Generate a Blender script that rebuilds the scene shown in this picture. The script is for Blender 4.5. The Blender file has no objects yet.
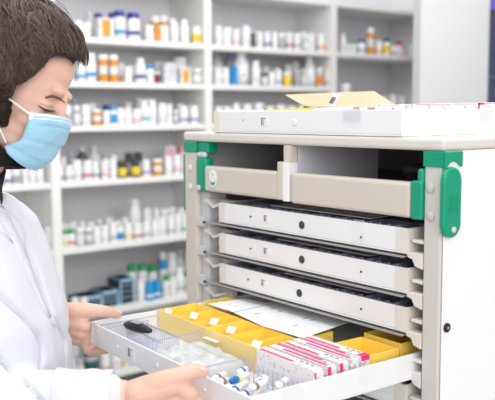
import bpy, math, random
import numpy as np
from mathutils import Vector, Matrix, noise
from mathutils.bvhtree import BVHTree
random.seed(7)
scn = bpy.context.scene
col = scn.collection
V = Vector
# ------------------------------------------------------------------ camera frame (from surveying the photograph)
CAM = V((1.307776, -0.961815, 1.310974))
FW = V((-0.779310, 0.617230, -0.108177)); RT = V((0.621406, 0.783463, -0.006387)); UP = V((-0.080810, 0.072199, 0.994111))
FPX = 790.8
def ray(u, v): return FW + RT*((u-247.5)/FPX) - UP*((v-200)/FPX)
def at(u, v, d): return CAM + ray(u, v)*d
def on(ax, val, u, v):
    r = ray(u, v); return CAM + r*((val-CAM[ax])/r[ax])
# ------------------------------------------------------------------ materials
MATS = {}
def mat(name, rgb, rough=.5, metal=0, trans=0, alpha=1, sss=0, emis=0, bump=0, bscale=60, var=0, vscale=20, spec=.5, ior=1.45, sheen=0):
    if name in MATS: return MATS[name]
    m = bpy.data.materials.new(name); m.use_nodes = True
    nt = m.node_tree; b = nt.nodes['Principled BSDF']
    b.inputs['Base Color'].default_value = (*rgb, 1); b.inputs['Roughness'].default_value = rough
    b.inputs['Metallic'].default_value = metal; b.inputs['Transmission Weight'].default_value = trans
    b.inputs['Alpha'].default_value = alpha; b.inputs['Specular IOR Level'].default_value = spec; b.inputs['IOR'].default_value = ior
    if sheen: b.inputs['Sheen Weight'].default_value = sheen
    if sss:
        b.inputs['Subsurface Weight'].default_value = sss; b.inputs['Subsurface Radius'].default_value = (.012, .004, .002); b.inputs['Subsurface Scale'].default_value = 1
    if emis:
        b.inputs['Emission Color'].default_value = (*rgb, 1); b.inputs['Emission Strength'].default_value = emis
    if bump or var:
        tc = nt.nodes.new('ShaderNodeTexCoord')
    if bump:
        n = nt.nodes.new('ShaderNodeTexNoise'); n.inputs['Scale'].default_value = bscale; n.inputs['Detail'].default_value = 3
        nt.links.new(tc.outputs['Object'], n.inputs['Vector'])
        bp = nt.nodes.new('ShaderNodeBump'); bp.inputs['Strength'].default_value = bump; bp.inputs['Distance'].default_value = .002
        nt.links.new(n.outputs['Fac'], bp.inputs['Height']); nt.links.new(bp.outputs['Normal'], b.inputs['Normal'])
    if var:
        n = nt.nodes.new('ShaderNodeTexNoise'); n.inputs['Scale'].default_value = vscale; n.inputs['Detail'].default_value = 2
        nt.links.new(tc.outputs['Object'], n.inputs['Vector'])
        mx = nt.nodes.new('ShaderNodeMix'); mx.data_type = 'RGBA'
        mx.inputs[6].default_value = (*[c*(1-var) for c in rgb], 1); mx.inputs[7].default_value = (*[min(1, c*(1+var)) for c in rgb], 1)
        nt.links.new(n.outputs['Fac'], mx.inputs[0]); nt.links.new(mx.outputs[2], b.inputs['Base Color'])
    MATS[name] = m
    return m
def printed(name, base, ink, rough=.5, sx=60, sz=200, thr=.56):
    """paper with faint print marks: small blocks of ink"""
    if name in MATS: return MATS[name]
    m = mat(name, base, rough); nt = m.node_tree; b = nt.nodes['Principled BSDF']
    tc = nt.nodes.new('ShaderNodeTexCoord'); mp = nt.nodes.new('ShaderNodeMapping'); mp.inputs['Scale'].default_value = (sx, sx, sz)
    n = nt.nodes.new('ShaderNodeTexNoise'); n.inputs['Scale'].default_value = 1; n.inputs['Detail'].default_value = 1
    r = nt.nodes.new('ShaderNodeValToRGB'); r.color_ramp.interpolation = 'LINEAR'
    r.color_ramp.elements[0].position = thr; r.color_ramp.elements[0].color = (*base, 1)
    r.color_ramp.elements[1].position = thr+.05; r.color_ramp.elements[1].color = (*ink, 1)
    nt.links.new(tc.outputs['Object'], mp.inputs['Vector']); nt.links.new(mp.outputs['Vector'], n.inputs['Vector'])
    nt.links.new(n.outputs['Fac'], r.inputs['Fac']); nt.links.new(r.outputs['Color'], b.inputs['Base Color'])
    return m
WHITE = mat('white_plastic', (.86, .86, .86), .35)
TRAYW = mat('tray_white', (.84, .845, .85), .4, var=.015, vscale=8)
BEIGE = mat('beige_enamel', (.63, .575, .51), .45, var=.02, vscale=6)
BEIGE2 = mat('pale_beige_plastic', (.74, .70, .645), .45)
POST = mat('post_aluminium', (.62, .59, .56), .5, var=.02, vscale=5)
SIDE = mat('side_white', (.88, .88, .89), .4)
GREEN = mat('green_plastic', (.0, .31, .17), .35, bump=.1, bscale=300)
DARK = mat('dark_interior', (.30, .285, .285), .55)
BLACK = mat('black_plastic', (.012, .012, .013), .35)
NAVY = mat('navy_plastic', (.20, .20, .27), .3, var=.3, vscale=90)
GREYM = mat('grey_metal', (.42, .41, .41), .35, metal=.4)
LGREY = mat('light_grey_plastic', (.60, .60, .63), .45)
LAV = mat('pale_divider_plate', (.66, .66, .72), .45)
SHELF = mat('shelf_laminate', (.80, .79, .77), .5, var=.02, vscale=3)
SHELFB = mat('shelf_back', (.76, .755, .79), .55, var=.02, vscale=3)
YEL = mat('yellow_bin_plastic', (1.0, .71, .12), .4, sss=0, bump=.08, bscale=100)
def translucent(m, f, rgb):
    nt = m.node_tree; b = nt.nodes['Principled BSDF']; out = nt.nodes['Material Output']
    t = nt.nodes.new('ShaderNodeBsdfTranslucent'); t.inputs[0].default_value = (*rgb, 1); mx = nt.nodes.new('ShaderNodeMixShader'); mx.inputs[0].default_value = f
    nt.links.new(b.outputs[0], mx.inputs[1]); nt.links.new(t.outputs[0], mx.inputs[2]); nt.links.new(mx.outputs[0], out.inputs[0])
CLEAR = mat('clear_plastic', (.95, .95, .97), .08, trans=.0, alpha=.12)
FROST = mat('frosted_plastic', (.82, .83, .90), .25, alpha=.15)
PAPER = mat('paper', (.86, .865, .87), .6)
KRAFT = mat('kraft_paper', (.55, .43, .28), .65, bump=.2, bscale=40, var=.05, vscale=15)
PINK = mat('pink_print', (.78, .03, .19), .4)
INK = mat('black_ink', (.03, .03, .03), .5)
BLUEI = mat('blue_ink', (.03, .10, .45), .5)
SKIN = mat('skin', (.80, .50, .39), .5, sss=.12, bump=.12, bscale=350, var=.06, vscale=30)
COAT = mat('white_coat_cotton', (.71, .72, .79), .8, bump=.25, bscale=500, sheen=.1)
MASKM = mat('blue_mask_fabric', (.36, .62, .82), .8, bump=.25, bscale=600, sheen=.1)
MASKW = mat('white_mask_edge', (.74, .82, .90), .8)
HAIRM = mat('dark_brown_hair', (.022, .012, .008), .5, var=.5, vscale=60, spec=.3)
HAIRL = mat('brown_hair_strands', (.060, .034, .024), .38, var=.7, vscale=30, spec=.55)
KNIT = mat('black_knit', (.012, .012, .014), .9, bump=.9, bscale=260)
TROUS = mat('navy_trousers', (.03, .035, .06), .8)
SHOE = mat('white_shoe', (.8, .8, .8), .5)
# ------------------------------------------------------------------ object helpers
OFF = {}
def link(o, parent=None):
    col.objects.link(o)
    if parent is not None: o.parent = parent
    return o
def thing(name, loc, label, cat, group=None, rz=0, localspace=False):
    o = bpy.data.objects.new(name, None); o.empty_display_size = .02; link(o)
    o.location = loc; o.rotation_euler = (0, 0, rz); OFF[o.name] = V((0, 0, 0)) if localspace else V(loc)
    tag(o, label, cat, group); return o
def tag(o, label=None, cat=None, group=None, kind=None):
    if label: o['label'] = label
    if cat: o['category'] = cat
    if group: o['group'] = group
    if kind: o['kind'] = kind
    return o
class MB:
    def __init__(s): s.v = []; s.f = []; s.m = []; s.sm = []
    def add(s, vs, fs, m=0, smooth=False):
        n = len(s.v); s.v += [V(q) for q in vs]
        for f in fs: s.f.append([n+i for i in f]); s.m.append(m); s.sm.append(smooth)
        return s
    def box(s, x0, x1, y0, y1, z0, z1, m=0):
        vs = [(x, y, z) for z in (z0, z1) for y in (y0, y1) for x in (x0, x1)]
        return s.add(vs, [(0, 2, 3, 1), (4, 5, 7, 6), (0, 1, 5, 4), (2, 6, 7, 3), (0, 4, 6, 2), (1, 3, 7, 5)], m)
    def quadbox(s, P, N, t, m=0):
        """solid from polygon P (list of points) extruded along N*t"""
        P = [V(p) for p in P]; n = len(P); D = V(N).normalized()*t
        vs = P+[p+D for p in P]
        fs = [tuple(range(n)), tuple(range(2*n-1, n-1, -1))]+[(i, i+n, (i+1) % n+n, (i+1) % n) for i in range(n)]
        return s.add(vs, fs, m)
    def ring(s, rings, m=0, closed=True, cap=(True, True), smooth=True):
        n = len(rings[0]); vs = [p for r in rings for p in r]; fs = []
        for i in range(len(rings)-1):
            for j in range(n if closed else n-1):
                a = i*n+j; b = i*n+(j+1) % n; fs.append((a, b, b+n, a+n))
        if cap[0]: fs.append(tuple(range(n-1, -1, -1)))
        if cap[1]: fs.append(tuple(range((len(rings)-1)*n, len(rings)*n)))
        return s.add(vs, fs, m, smooth)
    def lathe(s, prof, c=(0, 0, 0), axis=(0, 0, 1), seg=16, m=0, smooth=True):
        a = V(axis).normalized(); x = a.orthogonal().normalized(); y = a.cross(x); c = V(c)
        if abs(a.z) > .99: x = V((1, 0, 0)); y = V((0, 1, 0))
        R = [[c+a*z+(x*math.cos(2*math.pi*k/seg)+y*math.sin(2*math.pi*k/seg))*r for k in range(seg)] for r, z in prof]
        return s.ring(R, m, smooth=smooth)
    def tube(s, pts, rad, seg=8, m=0, capr=True):
        pts = [V(p) for p in pts]
        if not hasattr(rad, '__len__'): rad = [rad]*len(pts)
        T = [(pts[min(i+1, len(pts)-1)]-pts[max(i-1, 0)]).normalized() for i in range(len(pts))]
        x = T[0].orthogonal().normalized(); R = []
        for i, p in enumerate(pts):
            x = (x-T[i]*x.dot(T[i])); x = x.normalized() if x.length > 1e-6 else T[i].orthogonal().normalized()
            y = T[i].cross(x)
            R.append([p+(x*math.cos(2*math.pi*k/seg)+y*math.sin(2*math.pi*k/seg))*rad[i] for k in range(seg)])
        if capr:
            def capring(p, t, ring, r, sgn):
                out = []
                for ang in (30, 60, 85):
                    ca, sa = math.cos(math.radians(ang)), math.sin(math.radians(ang))
                    out.append([p+(q-p)*ca+t*(sgn*r*sa) for q in ring])
                return out
            a = capring(pts[0], T[0], R[0], rad[0], -1); b = capring(pts[-1], T[-1], R[-1], rad[-1], 1)
            R = a[::-1]+R+b
        return s.ring(R, m)
    def ell(s, c, r, X=V((1, 0, 0)), Y=V((0, 1, 0)), Z=V((0, 0, 1)), nu=20, nv=12, m=0):
        c = V(c); R = []
        for i in range(1, nv):
            t = math.pi*i/nv; R.append([c+X*(r[0]*math.sin(t)*math.cos(2*math.pi*k/nu))+Y*(r[1]*math.sin(t)*math.sin(2*math.pi*k/nu))-Z*(r[2]*math.cos(t)) for k in range(nu)])
        return s.ring(R, m)
    def build(s, name, mats, parent=None, bevel=0, seg=2, smooth=None):
        me = bpy.data.meshes.new(name); off = OFF.get(parent.name, V((0, 0, 0))) if parent else V((0, 0, 0))
        me.from_pydata([tuple(q-off) for q in s.v], [], s.f)
        if not isinstance(mats, (list, tuple)): mats = [mats]
        for m_ in mats: me.materials.append(m_)
        me.polygons.foreach_set('material_index', s.m)
        me.polygons.foreach_set('use_smooth', [bool(q) if smooth is None else smooth for q in s.sm]); me.update()
        o = bpy.data.objects.new(name, me); link(o, parent); OFF[o.name] = off
        if bevel:
            b = o.modifiers.new('bevel', 'BEVEL'); b.width = bevel; b.segments = seg; b.limit_method = 'ANGLE'; b.angle_limit = math.radians(40)
        return o
def box(name, b, m, parent=None, bevel=0, **k): return MB().box(*b).build(name, m, parent, bevel, **k)
def struct(o): o['kind'] = 'structure'; return o
def remesh(mb, name, vox, smooth_it=4):
    me = bpy.data.meshes.new(name+'_src'); me.from_pydata([tuple(q) for q in mb.v], [], mb.f); me.update()
    o = bpy.data.objects.new(name+'_src', me); col.objects.link(o)
    r = o.modifiers.new('r', 'REMESH'); r.mode = 'VOXEL'; r.voxel_size = vox
    if smooth_it: q = o.modifiers.new('s', 'SMOOTH'); q.iterations = smooth_it; q.factor = .5
    dg = bpy.context.evaluated_depsgraph_get(); out = bpy.data.meshes.new_from_object(o.evaluated_get(dg)); out.name = name
    bpy.data.objects.remove(o); bpy.data.meshes.remove(me)
    out.materials.clear()
    out.polygons.foreach_set('use_smooth', [True]*len(out.polygons))
    return out
def bez(P, n=8):
    """Catmull-Rom through points"""
    P = [V(p) for p in P]; Q = [P[0]*2-P[1]]+P+[P[-1]*2-P[-2]]; out = []
    for i in range(1, len(Q)-2):
        for k in range(n):
            t = k/n; a, b, c, d = Q[i-1:i+3]
            out.append(.5*((2*b)+(-a+c)*t+(2*a-5*b+4*c-d)*t*t+(-a+3*b-3*c+d)*t**3))
    return out+[P[-1]]

# ================================================================== SETTING
FLM = mat('floor_vinyl', (.55, .54, .53), .4, var=.05, vscale=4)
WALLM = mat('wall_paint', (.76, .75, .73), .7, bump=.05, bscale=30)
struct(box('floor', (-2.6, 5.2, -4.2, 5.2, -.1, 0), FLM))
struct(box('wall_left', (-2.6, -2.36, -4.2, 5.2, 0, 2.9), WALLM))
struct(box('wall_back', (-2.36, 5.2, 4.9, 5.2, 0, 2.9), WALLM))

# ================================================================== SHELVING
XF = -1.9922; XB = -2.30
SH = {'s0': 1.945, 's1': 1.662, 's2': 1.462, 's3': 1.262, 's4': 1.010, 's5': .705, 's6': .392, 's7': .075}
unit = thing('shelving_unit', (-2.15, 2.0, 0), 'tall white wall shelving unit with four bays full of medicine bottles', 'shelves')
ups = [-.33, .535, 1.38, 2.268, 3.13, 3.99]
for y in ups:
    MB().box(XB, XF+.004, y, y+.045, 0, 2.3).build('upright', SHELF, unit, .002)
MB().box(XB-.02, XB, ups[0], ups[-1]+.045, 0, 2.3).build('back_panel', SHELFB, unit)
for bi in range(5):
    y0, y1 = ups[bi]+.045, ups[bi+1]
    keys = ['s0', 's1', 's3D', 's4', 's5', 's6', 's7'] if bi == 3 else ['s0', 's1', 's2', 's3', 's4', 's5', 's6', 's7']
    for k in keys:
        z = 1.335 if k == 's3D' else SH[k]
        MB().box(XB, XF, y0, y1, z-.026, z).build('shelf', SHELF, unit, .002)
# ---- bottles
def lathe_mesh(name, prof, m, seg=12):
    b = MB().lathe(prof, seg=seg); me = bpy.data.meshes.new(name); me.from_pydata([tuple(q) for q in b.v], [], b.f); me.materials.append(m)
    me.polygons.foreach_set('use_smooth', [True]*len(me.polygons)); me.update(); return me
cache = {}
def cm(key, fn):
    if key not in cache: cache[key] = fn()
    return cache[key]
BC = {'white': (.82, .82, .82), 'amber': (.75, .30, .02), 'clear': (.66, .68, .70), 'dark': (.05, .05, .05), 'blue': (.02, .30, .62), 'grey': (.42, .42, .44),
      'green': (.02, .33, .10), 'yellow': (.85, .62, .05), 'orange': (.85, .30, .04), 'red': (.62, .05, .06), 'pink': (.85, .35, .42), 'navy': (.03, .05, .30),
      'teal': (.05, .42, .5), 'burgundy': (.25, .02, .08), 'gold': (.50, .30, .02), 'darkgreen': (.01, .09, .07), 'purple': (.28, .22, .5)}
def bm_(c): return mat('bottle_'+c, BC[c], .35, alpha=(.75 if c == 'clear' else 1))
def lm_(c): return printed('label_'+c, tuple(min(.84, x*1.0+.0) for x in BC[c]), tuple(x*.45+.02 for x in BC[c]), sx=5, sz=14, thr=.57)
SHAPES = {
 'pill': [(.47, 0), (.5, .02), (.5, .70), (.48, .76), (.42, .79), (.42, .80)],
 'tall': [(.47, 0), (.5, .02), (.5, .66), (.45, .74), (.33, .80), (.33, .84)],
 'vial': [(.44, 0), (.46, .02), (.46, .80), (.46, .82)],
 'jar':  [(.46, 0), (.5, .03), (.5, .66), (.44, .74), (.44, .78)],
 'jug':  [(.44, 0), (.5, .05), (.5, .55), (.46, .68), (.26, .80), (.26, .86)]}
CAPS = {'pill': (.45, .78), 'tall': (.36, .82), 'vial': (.5, .82), 'jar': (.5, .78), 'jug': (.30, .85)}
def make_bottle(pos, w, h, shape, body, cap, lab, label, group, stripe=None):
    if shape == 'box':
        me = cm(('box', body), lambda: box_mesh(lm_(body)))
        o = bpy.data.objects.new('medicine_carton', me); link(o); o.location = pos; o.scale = (w*.7, w, h)
        tag(o, label, 'box', group)
        if stripe:
            s = bpy.data.objects.new('printed_stripe', cm(('bs', stripe), lambda: stripe_mesh(mat('stripe_'+stripe, BC[stripe], .5)))); link(s, o)
        return o
    me = cm((shape, body), lambda: lathe_mesh(shape+'_bottle', SHAPES[shape], bm_(body)))
    o = bpy.data.objects.new('pill_bottle' if shape != 'jug' else 'medicine_jug', me); link(o); o.location = pos; o.scale = (w, w, h); o.rotation_euler = (0, 0, random.uniform(-3, 3))
    tag(o, label, 'bottle', group)
    r, z = CAPS[shape]
    c = bpy.data.objects.new('cap', cm(('cap', shape, cap), lambda: lathe_mesh('cap', [(r, z), (r*1.02, z+.01), (r, 1-.02), (r*.9, 1)], bm_(cap)))); link(c, o)
    if lab:
        l = bpy.data.objects.new('paper_label', cm(('lab', shape, lab), lambda: lathe_mesh('label', [(.505, .12) if shape != 'vial' else (.466, .28), (.512, .125) if shape != 'vial' else (.472, .285), (.512 if shape != 'vial' else .472, .575), (.505 if shape != 'vial' else .466, .58)], lm_(lab)))); link(l, o)
    if stripe:
        s = bpy.data.objects.new('printed_stripe', cm(('st', shape, stripe), lambda: lathe_mesh('stripe', [(.513, .2), (.518, .205), (.518, .325), (.513, .33)], mat('stripe_'+stripe, BC[stripe], .5)))); link(s, o)
    return o
def box_mesh(m):
    b = MB().box(-.5, .5, -.5, .5, 0, 1); me = bpy.data.meshes.new('carton'); me.from_pydata([tuple(q) for q in b.v], [], b.f); me.materials.append(m); me.update(); return me
def stripe_mesh(m):
    b = MB().box(.5, .515, -.28, .28, .08, .92); me = bpy.data.meshes.new('stripe'); me.from_pydata([tuple(q) for q in b.v], [], b.f); me.materials.append(m); me.update(); return me
ORD = ['first', 'second', 'third', 'fourth', 'fifth', 'sixth', 'seventh', 'eighth', 'ninth', 'tenth', 'eleventh', 'twelfth', 'thirteenth', 'fourteenth', 'fifteenth', 'sixteenth', 'seventeenth', 'eighteenth', 'nineteenth', 'twentieth', 'twenty-first', 'twenty-second', 'twenty-third', 'twenty-fourth', 'twenty-fifth']
BAYS = {'A': 'leftmost bay', 'B': 'left bay', 'C': 'middle bay', 'D': 'right bay'}
SHN = {'s1': 'top shelf', 's2': 'second shelf', 's3': 'third shelf', 's3D': 'lower shelf', 's4': 'fourth shelf', 's5': 'fifth shelf', 's6': 'sixth shelf', 's7': 'lowest shelf'}
def row(bay, sk, items, back=False):
    """items: (u, w px, h px, shape, body, cap, label, stripe)"""
    z = 1.335 if sk == 's3D' else SH[sk]
    X = XF-(.14 if back else .04)
    items = sorted(items, key=lambda i: i[0])
    last = None
    for k, it in enumerate(items):
        u, w, h, shape, body, cap, lab = it[:7]; stripe = it[7] if len(it) > 7 else None
        p = on(0, X, u, 100); d = (p-CAM).dot(FW); W = w*1.1*d/FPX; H = h*d/FPX
        jx = random.uniform(-.008, .008)
        if last is not None and p.y-last[0] < (W+last[1])/2+.001: p.y = last[0]+(W+last[1])/2+.001
        last = (p.y, W)
        desc = ('small ' if h < 15 else 'tall ' if h > 23 else '')
        if shape == 'box': desc += f'{body} carton' + (f' with {stripe} stripe' if stripe else '')
        else: desc += f'{body} bottle' + (f' with {cap} cap' if cap != body else '') + (f' and {stripe} stripe' if stripe and cap == body else f', {lab} label' if lab and lab != body and lab != 'white' else '')
        lbl = f"{desc}, {ORD[k]} from left, {'back row, ' if back else ''}{SHN[sk]}, {BAYS[bay]}"
        lbl = lbl.replace('darkgreen', 'dark green'); lbl = ' '.join(lbl.split()[:16])
        make_bottle(V((X+jx, p.y, z)), W, H, shape, body, cap, lab, lbl, f'medicine bottles on the {SHN[sk]}', stripe)
def W_(u, w=8, h=17, shape='pill', body='white', cap='white', lab='white', stripe=None): return (u, w, h, shape, body, cap, lab, stripe)
def filler(u0, u1, h=16, dh=3, w=8, tint=.18):
    out = []; u = u0
    while u < u1:
        ww = w+random.uniform(-1, 1.5); r = random.random()
        kw = {}
        if r < tint: kw = random.choice([{'lab': 'grey'}, {'stripe': 'red'}, {'stripe': 'navy'}, {'stripe': 'pink'}, {'body': 'clear'}, {'stripe': 'grey'}, {'lab': 'grey', 'body': 'grey'}, {'stripe': 'teal'}, {'shape': 'box'}])
        out.append(W_(u, ww, h+random.uniform(-dh, dh), kw.pop('shape', random.choice(['pill', 'pill', 'jar', 'tall', 'vial'])), **kw)); u += ww+random.uniform(.3, 1.4)
    return out
row('B', 's1', [W_(72, 8, 15), W_(80, 8, 16), W_(88, 8, 15, 'vial'), W_(106, 15, 20, 'box', stripe='orange'), W_(121, 11, 28, 'pill', cap='navy', stripe='blue'), W_(135, 12, 27, 'pill', cap='navy', stripe='navy'),
    W_(151, 9, 16, 'jar'), W_(158, 5, 14, 'box', 'orange'), W_(164, 10, 16, 'jar'), W_(175, 8, 20), W_(185, 9, 23, 'tall'), W_(196, 8, 17, 'pill', lab='yellow')])
row('B', 's1', [W_(91, 10, 27, 'jug', 'clear', 'clear'), W_(101, 8, 27, 'pill', 'grey', 'navy', 'grey'), W_(115, 9, 28, 'pill', 'white', 'navy'), W_(133, 8, 29, 'pill', 'white', 'navy'), W_(156, 10, 27, 'pill', 'gold', 'white', 'gold'), W_(163, 8, 28, 'pill', 'gold', 'white', 'gold'), W_(174, 8, 26)], True)
row('C', 's1', [W_(219, 8, 19), W_(228, 9, 18, 'jar'), W_(237, 7, 16, stripe='pink'), W_(247, 8, 21), W_(254, 4, 15, 'vial', 'dark', 'dark', None)]+filler(260, 317, 16, 1.5, 6.2, .35)+[W_(321, 7, 17, stripe='orange'), W_(328, 6, 14, stripe='orange')])
row('C', 's1', filler(222, 312, 19, 1.5, 8, .1), True)
row('D', 's1', [W_(342, 5, 19, 'jug'), W_(348, 5, 12, 'vial', cap='green'), W_(353, 5, 12, 'vial', cap='green'), W_(360, 8, 14, cap='navy', stripe='purple'), W_(370, 7, 26, 'vial', 'amber', 'white'), W_(379, 7, 14, stripe='orange'), W_(386, 7, 17, cap='darkgreen', lab='yellow'), W_(393, 6, 10, stripe='navy'), W_(398, 6, 15, 'pill', 'pink', 'burgundy', 'white'), W_(410, 6, 12, 'vial'), W_(416, 6, 17, 'pill', 'white', 'dark'), W_(424, 7, 16)])
row('B', 's2', [W_(70, 8, 22, stripe='blue'), W_(81, 8, 20, stripe='blue'), W_(91, 10, 28, stripe='blue'), W_(103, 9, 27, 'vial', 'amber', 'white'), W_(114, 9, 27, 'vial', 'amber', 'white'), W_(129, 8, 16), W_(140, 10, 24, 'tall', stripe='navy'), W_(150, 8, 18, cap='blue'), W_(157, 6, 11, 'vial', 'burgundy', 'white', None), W_(168, 13, 20, 'box', 'clear'), W_(184, 11, 15, 'box', stripe='orange'), W_(196, 9, 15, 'jar', 'grey', 'white')])
row('B', 's2', [W_(121, 9, 20, stripe='pink'), W_(133, 8, 18), W_(160, 10, 22), W_(170, 10, 22), W_(180, 13, 27, 'jar'), W_(190, 10, 20)], True)
row('C', 's2', [W_(218, 8, 16), W_(226, 7, 17), W_(233, 6, 19, 'box', 'blue'), W_(242, 14, 35, 'jug', 'clear', 'clear', 'white'), W_(255, 9, 24, 'tall'), W_(264, 6, 13, 'jar', 'grey', 'dark'), W_(271, 7, 14), W_(279, 7, 16, stripe='purple'), W_(287, 8, 14, 'jar', 'yellow', 'white', 'yellow'), W_(297, 6, 15, 'jar', 'grey', 'grey', 'grey'), W_(303, 6, 17, 'vial', 'clear', 'clear'), W_(310, 11, 30, 'jug', 'clear', 'clear'), W_(320, 7, 19, 'pill', 'clear', 'white', 'orange'), W_(328, 8, 18, stripe='grey')])
row('C', 's2', [W_(217, 14, 32, 'jug', 'clear', 'grey'), W_(230, 12, 30, 'jug', 'grey', 'purple', 'clear'), W_(266, 9, 20), W_(277, 9, 19), W_(289, 9, 22), W_(296, 9, 25, 'tall'), W_(321, 9, 20, 'jar')], True)
row('B', 's3', [W_(67, 9, 21, lab='grey'), W_(76, 7, 20, 'pill', 'grey', 'white'), W_(85, 9, 21), W_(96, 9, 16, 'vial', 'amber', 'white'), W_(105, 7, 15), W_(112, 7, 19, 'pill', 'white', 'blue', 'blue'), W_(119, 8, 17), W_(127, 8, 17), W_(136, 8, 16, stripe='pink'), W_(143, 9, 24, 'tall', stripe='teal'), W_(152, 8, 24), W_(161, 8, 21), W_(169, 7, 20, 'vial'), W_(176, 5, 14, 'vial', 'grey', 'white'), W_(183, 9, 18, stripe='purple'), W_(193, 9, 18, stripe='purple')])
row('B', 's3', [W_(74, 10, 26, 'jug', 'grey', 'grey', 'grey'), W_(91, 10, 22), W_(107, 9, 20, 'pill', 'navy', 'navy', 'grey'), W_(128, 9, 22), W_(140, 9, 26), W_(148, 9, 26), W_(180, 9, 20), W_(192, 9, 20)], True)
row('C', 's3', filler(218, 330, 18, 2, 9, .15))
row('D', 's3D', [W_(345, 10, 25, 'jar')]+filler(356, 420, 14, 3, 8, .3))
row('A', 's4', filler(4, 44, 16, 2, 8, .2))
row('A', 's3', filler(4, 44, 18, 2, 8, .2)); row('A', 's5', filler(6, 46, 22, 3, 8, .2))
row('B', 's4', [W_(57, 7, 17, stripe='teal'), W_(66, 8, 16, 'jar', stripe='grey'), W_(75, 9, 21), W_(85, 9, 20, stripe='red'), W_(94, 7, 18, stripe='blue'), W_(103, 8, 18, 'vial', stripe='pink'), W_(111, 7, 19), W_(121, 9, 17, 'jar', 'dark', 'dark', 'yellow'), W_(134, 9, 18, 'jar', 'dark', 'dark', 'yellow'), W_(145, 8, 17, stripe='purple'), W_(156, 9, 17, 'vial', 'amber', 'white'), W_(167, 8, 19), W_(176, 8, 20, stripe='pink'), W_(185, 8, 21)])
row('B', 's4', [W_(60, 9, 23), W_(70, 7, 28, 'jug', 'grey', 'grey', 'grey'), W_(80, 10, 32, 'jug', 'dark', 'clear', 'grey'), W_(92, 14, 32, 'jug', 'clear', 'clear', None), W_(104, 8, 24, 'pill', 'white', 'grey'), W_(112, 8, 22), W_(128, 8, 23, 'pill', 'dark', 'dark', 'grey'), W_(137, 8, 23, 'pill', 'dark', 'dark'), W_(168, 11, 27, 'box', stripe='pink'), W_(182, 10, 27, 'box', 'pink')], True)
row('B', 's5', [W_(60, 6, 18, cap='green', stripe='yellow'), W_(67, 7, 18, cap='green', stripe='red'), W_(76, 8, 19, 'pill', 'clear', 'white')]+[W_(84, 8, 18, 'vial', 'grey', 'white'), W_(92, 8, 18), W_(101, 8, 18, 'jar'), W_(110, 7, 20, stripe='grey'), W_(117, 7, 16, lab='blue'), W_(125, 8, 18, stripe='yellow'), W_(134, 9, 16, 'jar', stripe='red'), W_(143, 8, 17, stripe='grey'), W_(152, 8, 17), W_(160, 8, 19), W_(168, 7, 20, stripe='grey'), W_(176, 7, 21), W_(183, 7, 20, stripe='teal')])
row('B', 's5', filler(60, 124, 20, 2, 8, .5)+[W_(132, 12, 38, 'tall', stripe='teal'), W_(144, 9, 27)]+filler(154, 184, 25, 2, 8, .2), True)
# dark storage crates on the sixth shelf
def crate(u, v, w, h, label, z0=0, back=.05):
    p = on(0, XF-back, u, v); d = (p-CAM).dot(FW); W = w*d/FPX/.8; H = h*d/FPX
    t = thing('storage_crate', (p.x-.06, p.y, SH['s6']+z0), label, 'crate', 'dark crates with blue trim on the sixth shelf')
    x0, x1, y0, y1, z = p.x-.12, p.x, p.y-W/2, p.y+W/2, SH['s6']+z0
    b = MB().box(x0, x1, y0, y1, z, z+.006); b.box(x0, x0+.006, y0, y1, z, z+H); b.box(x1-.006, x1, y0, y1, z, z+H); b.box(x0, x1, y0, y0+.006, z, z+H); b.box(x0, x1, y1-.006, y1, z, z+H)
    b.build('body', mat('crate_navy', (.02, .024, .045), .5), t)
    tr = mat('light_blue_trim', (.30, .50, .66), .5); r = MB()
    r.box(x1, x1+.004, y0, y1, z+H-.01, z+H+.004); r.box(x1, x1+.004, y0, y0+.008, z, z+H); r.box(x1, x1+.004, y1-.008, y1, z, z+H); r.box(x0, x1, y0, y0+.006, z+H, z+H+.004); r.box(x0, x1, y1-.006, y1, z+H, z+H+.004)
    for k in range(1, 4): r.box(x1, x1+.002, y0+.01, y1-.01, z+H*k/4, z+H*k/4+.003)
    r.build('rim', tr, t)
crate(91, 300, 20, 13, 'long low dark crate with light blue rim left of the other crates, sixth shelf')
crate(110, 300, 15, 15, 'middle low dark crate with light blue rim, sixth shelf')
crate(127, 295, 13, 24, 'tallest dark crate beside the green-capped bottles, sixth shelf')
row('B', 's6', [W_(68, 8, 16), W_(77, 8, 15), W_(137, 7, 22), W_(145, 8, 19, 'pill', 'blue', 'blue', 'blue', 'white'), W_(154, 8, 19, 'pill', 'blue', 'blue', 'blue', 'white'), W_(163, 7, 22, cap='green'), W_(170, 7, 19), W_(177, 9, 27, 'tall', stripe='grey'), W_(186, 7, 22, cap='green'), W_(194, 8, 24)])
row('B', 's6', [W_(128, 9, 35, 'pill', 'white', 'green'), W_(138, 9, 34, 'pill', 'white', 'green'), W_(149, 9, 30, 'pill', 'white', 'green'), W_(160, 8, 42, 'tall', 'blue', 'white'), W_(168, 9, 40), W_(176, 9, 41, 'tall', 'clear', 'grey'), W_(187, 9, 38)], True)
row('B', 's7', [W_(62, 9, 22), W_(72, 9, 20, 'jar', 'clear', 'grey'), W_(84, 13, 28, 'jar', 'grey', 'darkgreen', 'darkgreen'), W_(98, 10, 22, 'jar', stripe='pink'), W_(109, 10, 22), W_(120, 9, 22, stripe='yellow'), W_(130, 9, 22, stripe='blue'), W_(141, 9, 24), W_(151, 9, 20)])
row('B', 's7', [W_(66, 10, 30), W_(92, 10, 30), W_(106, 10, 32), W_(117, 9, 32, stripe='yellow'), W_(129, 10, 31, 'tall', stripe='blue')], True)

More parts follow.
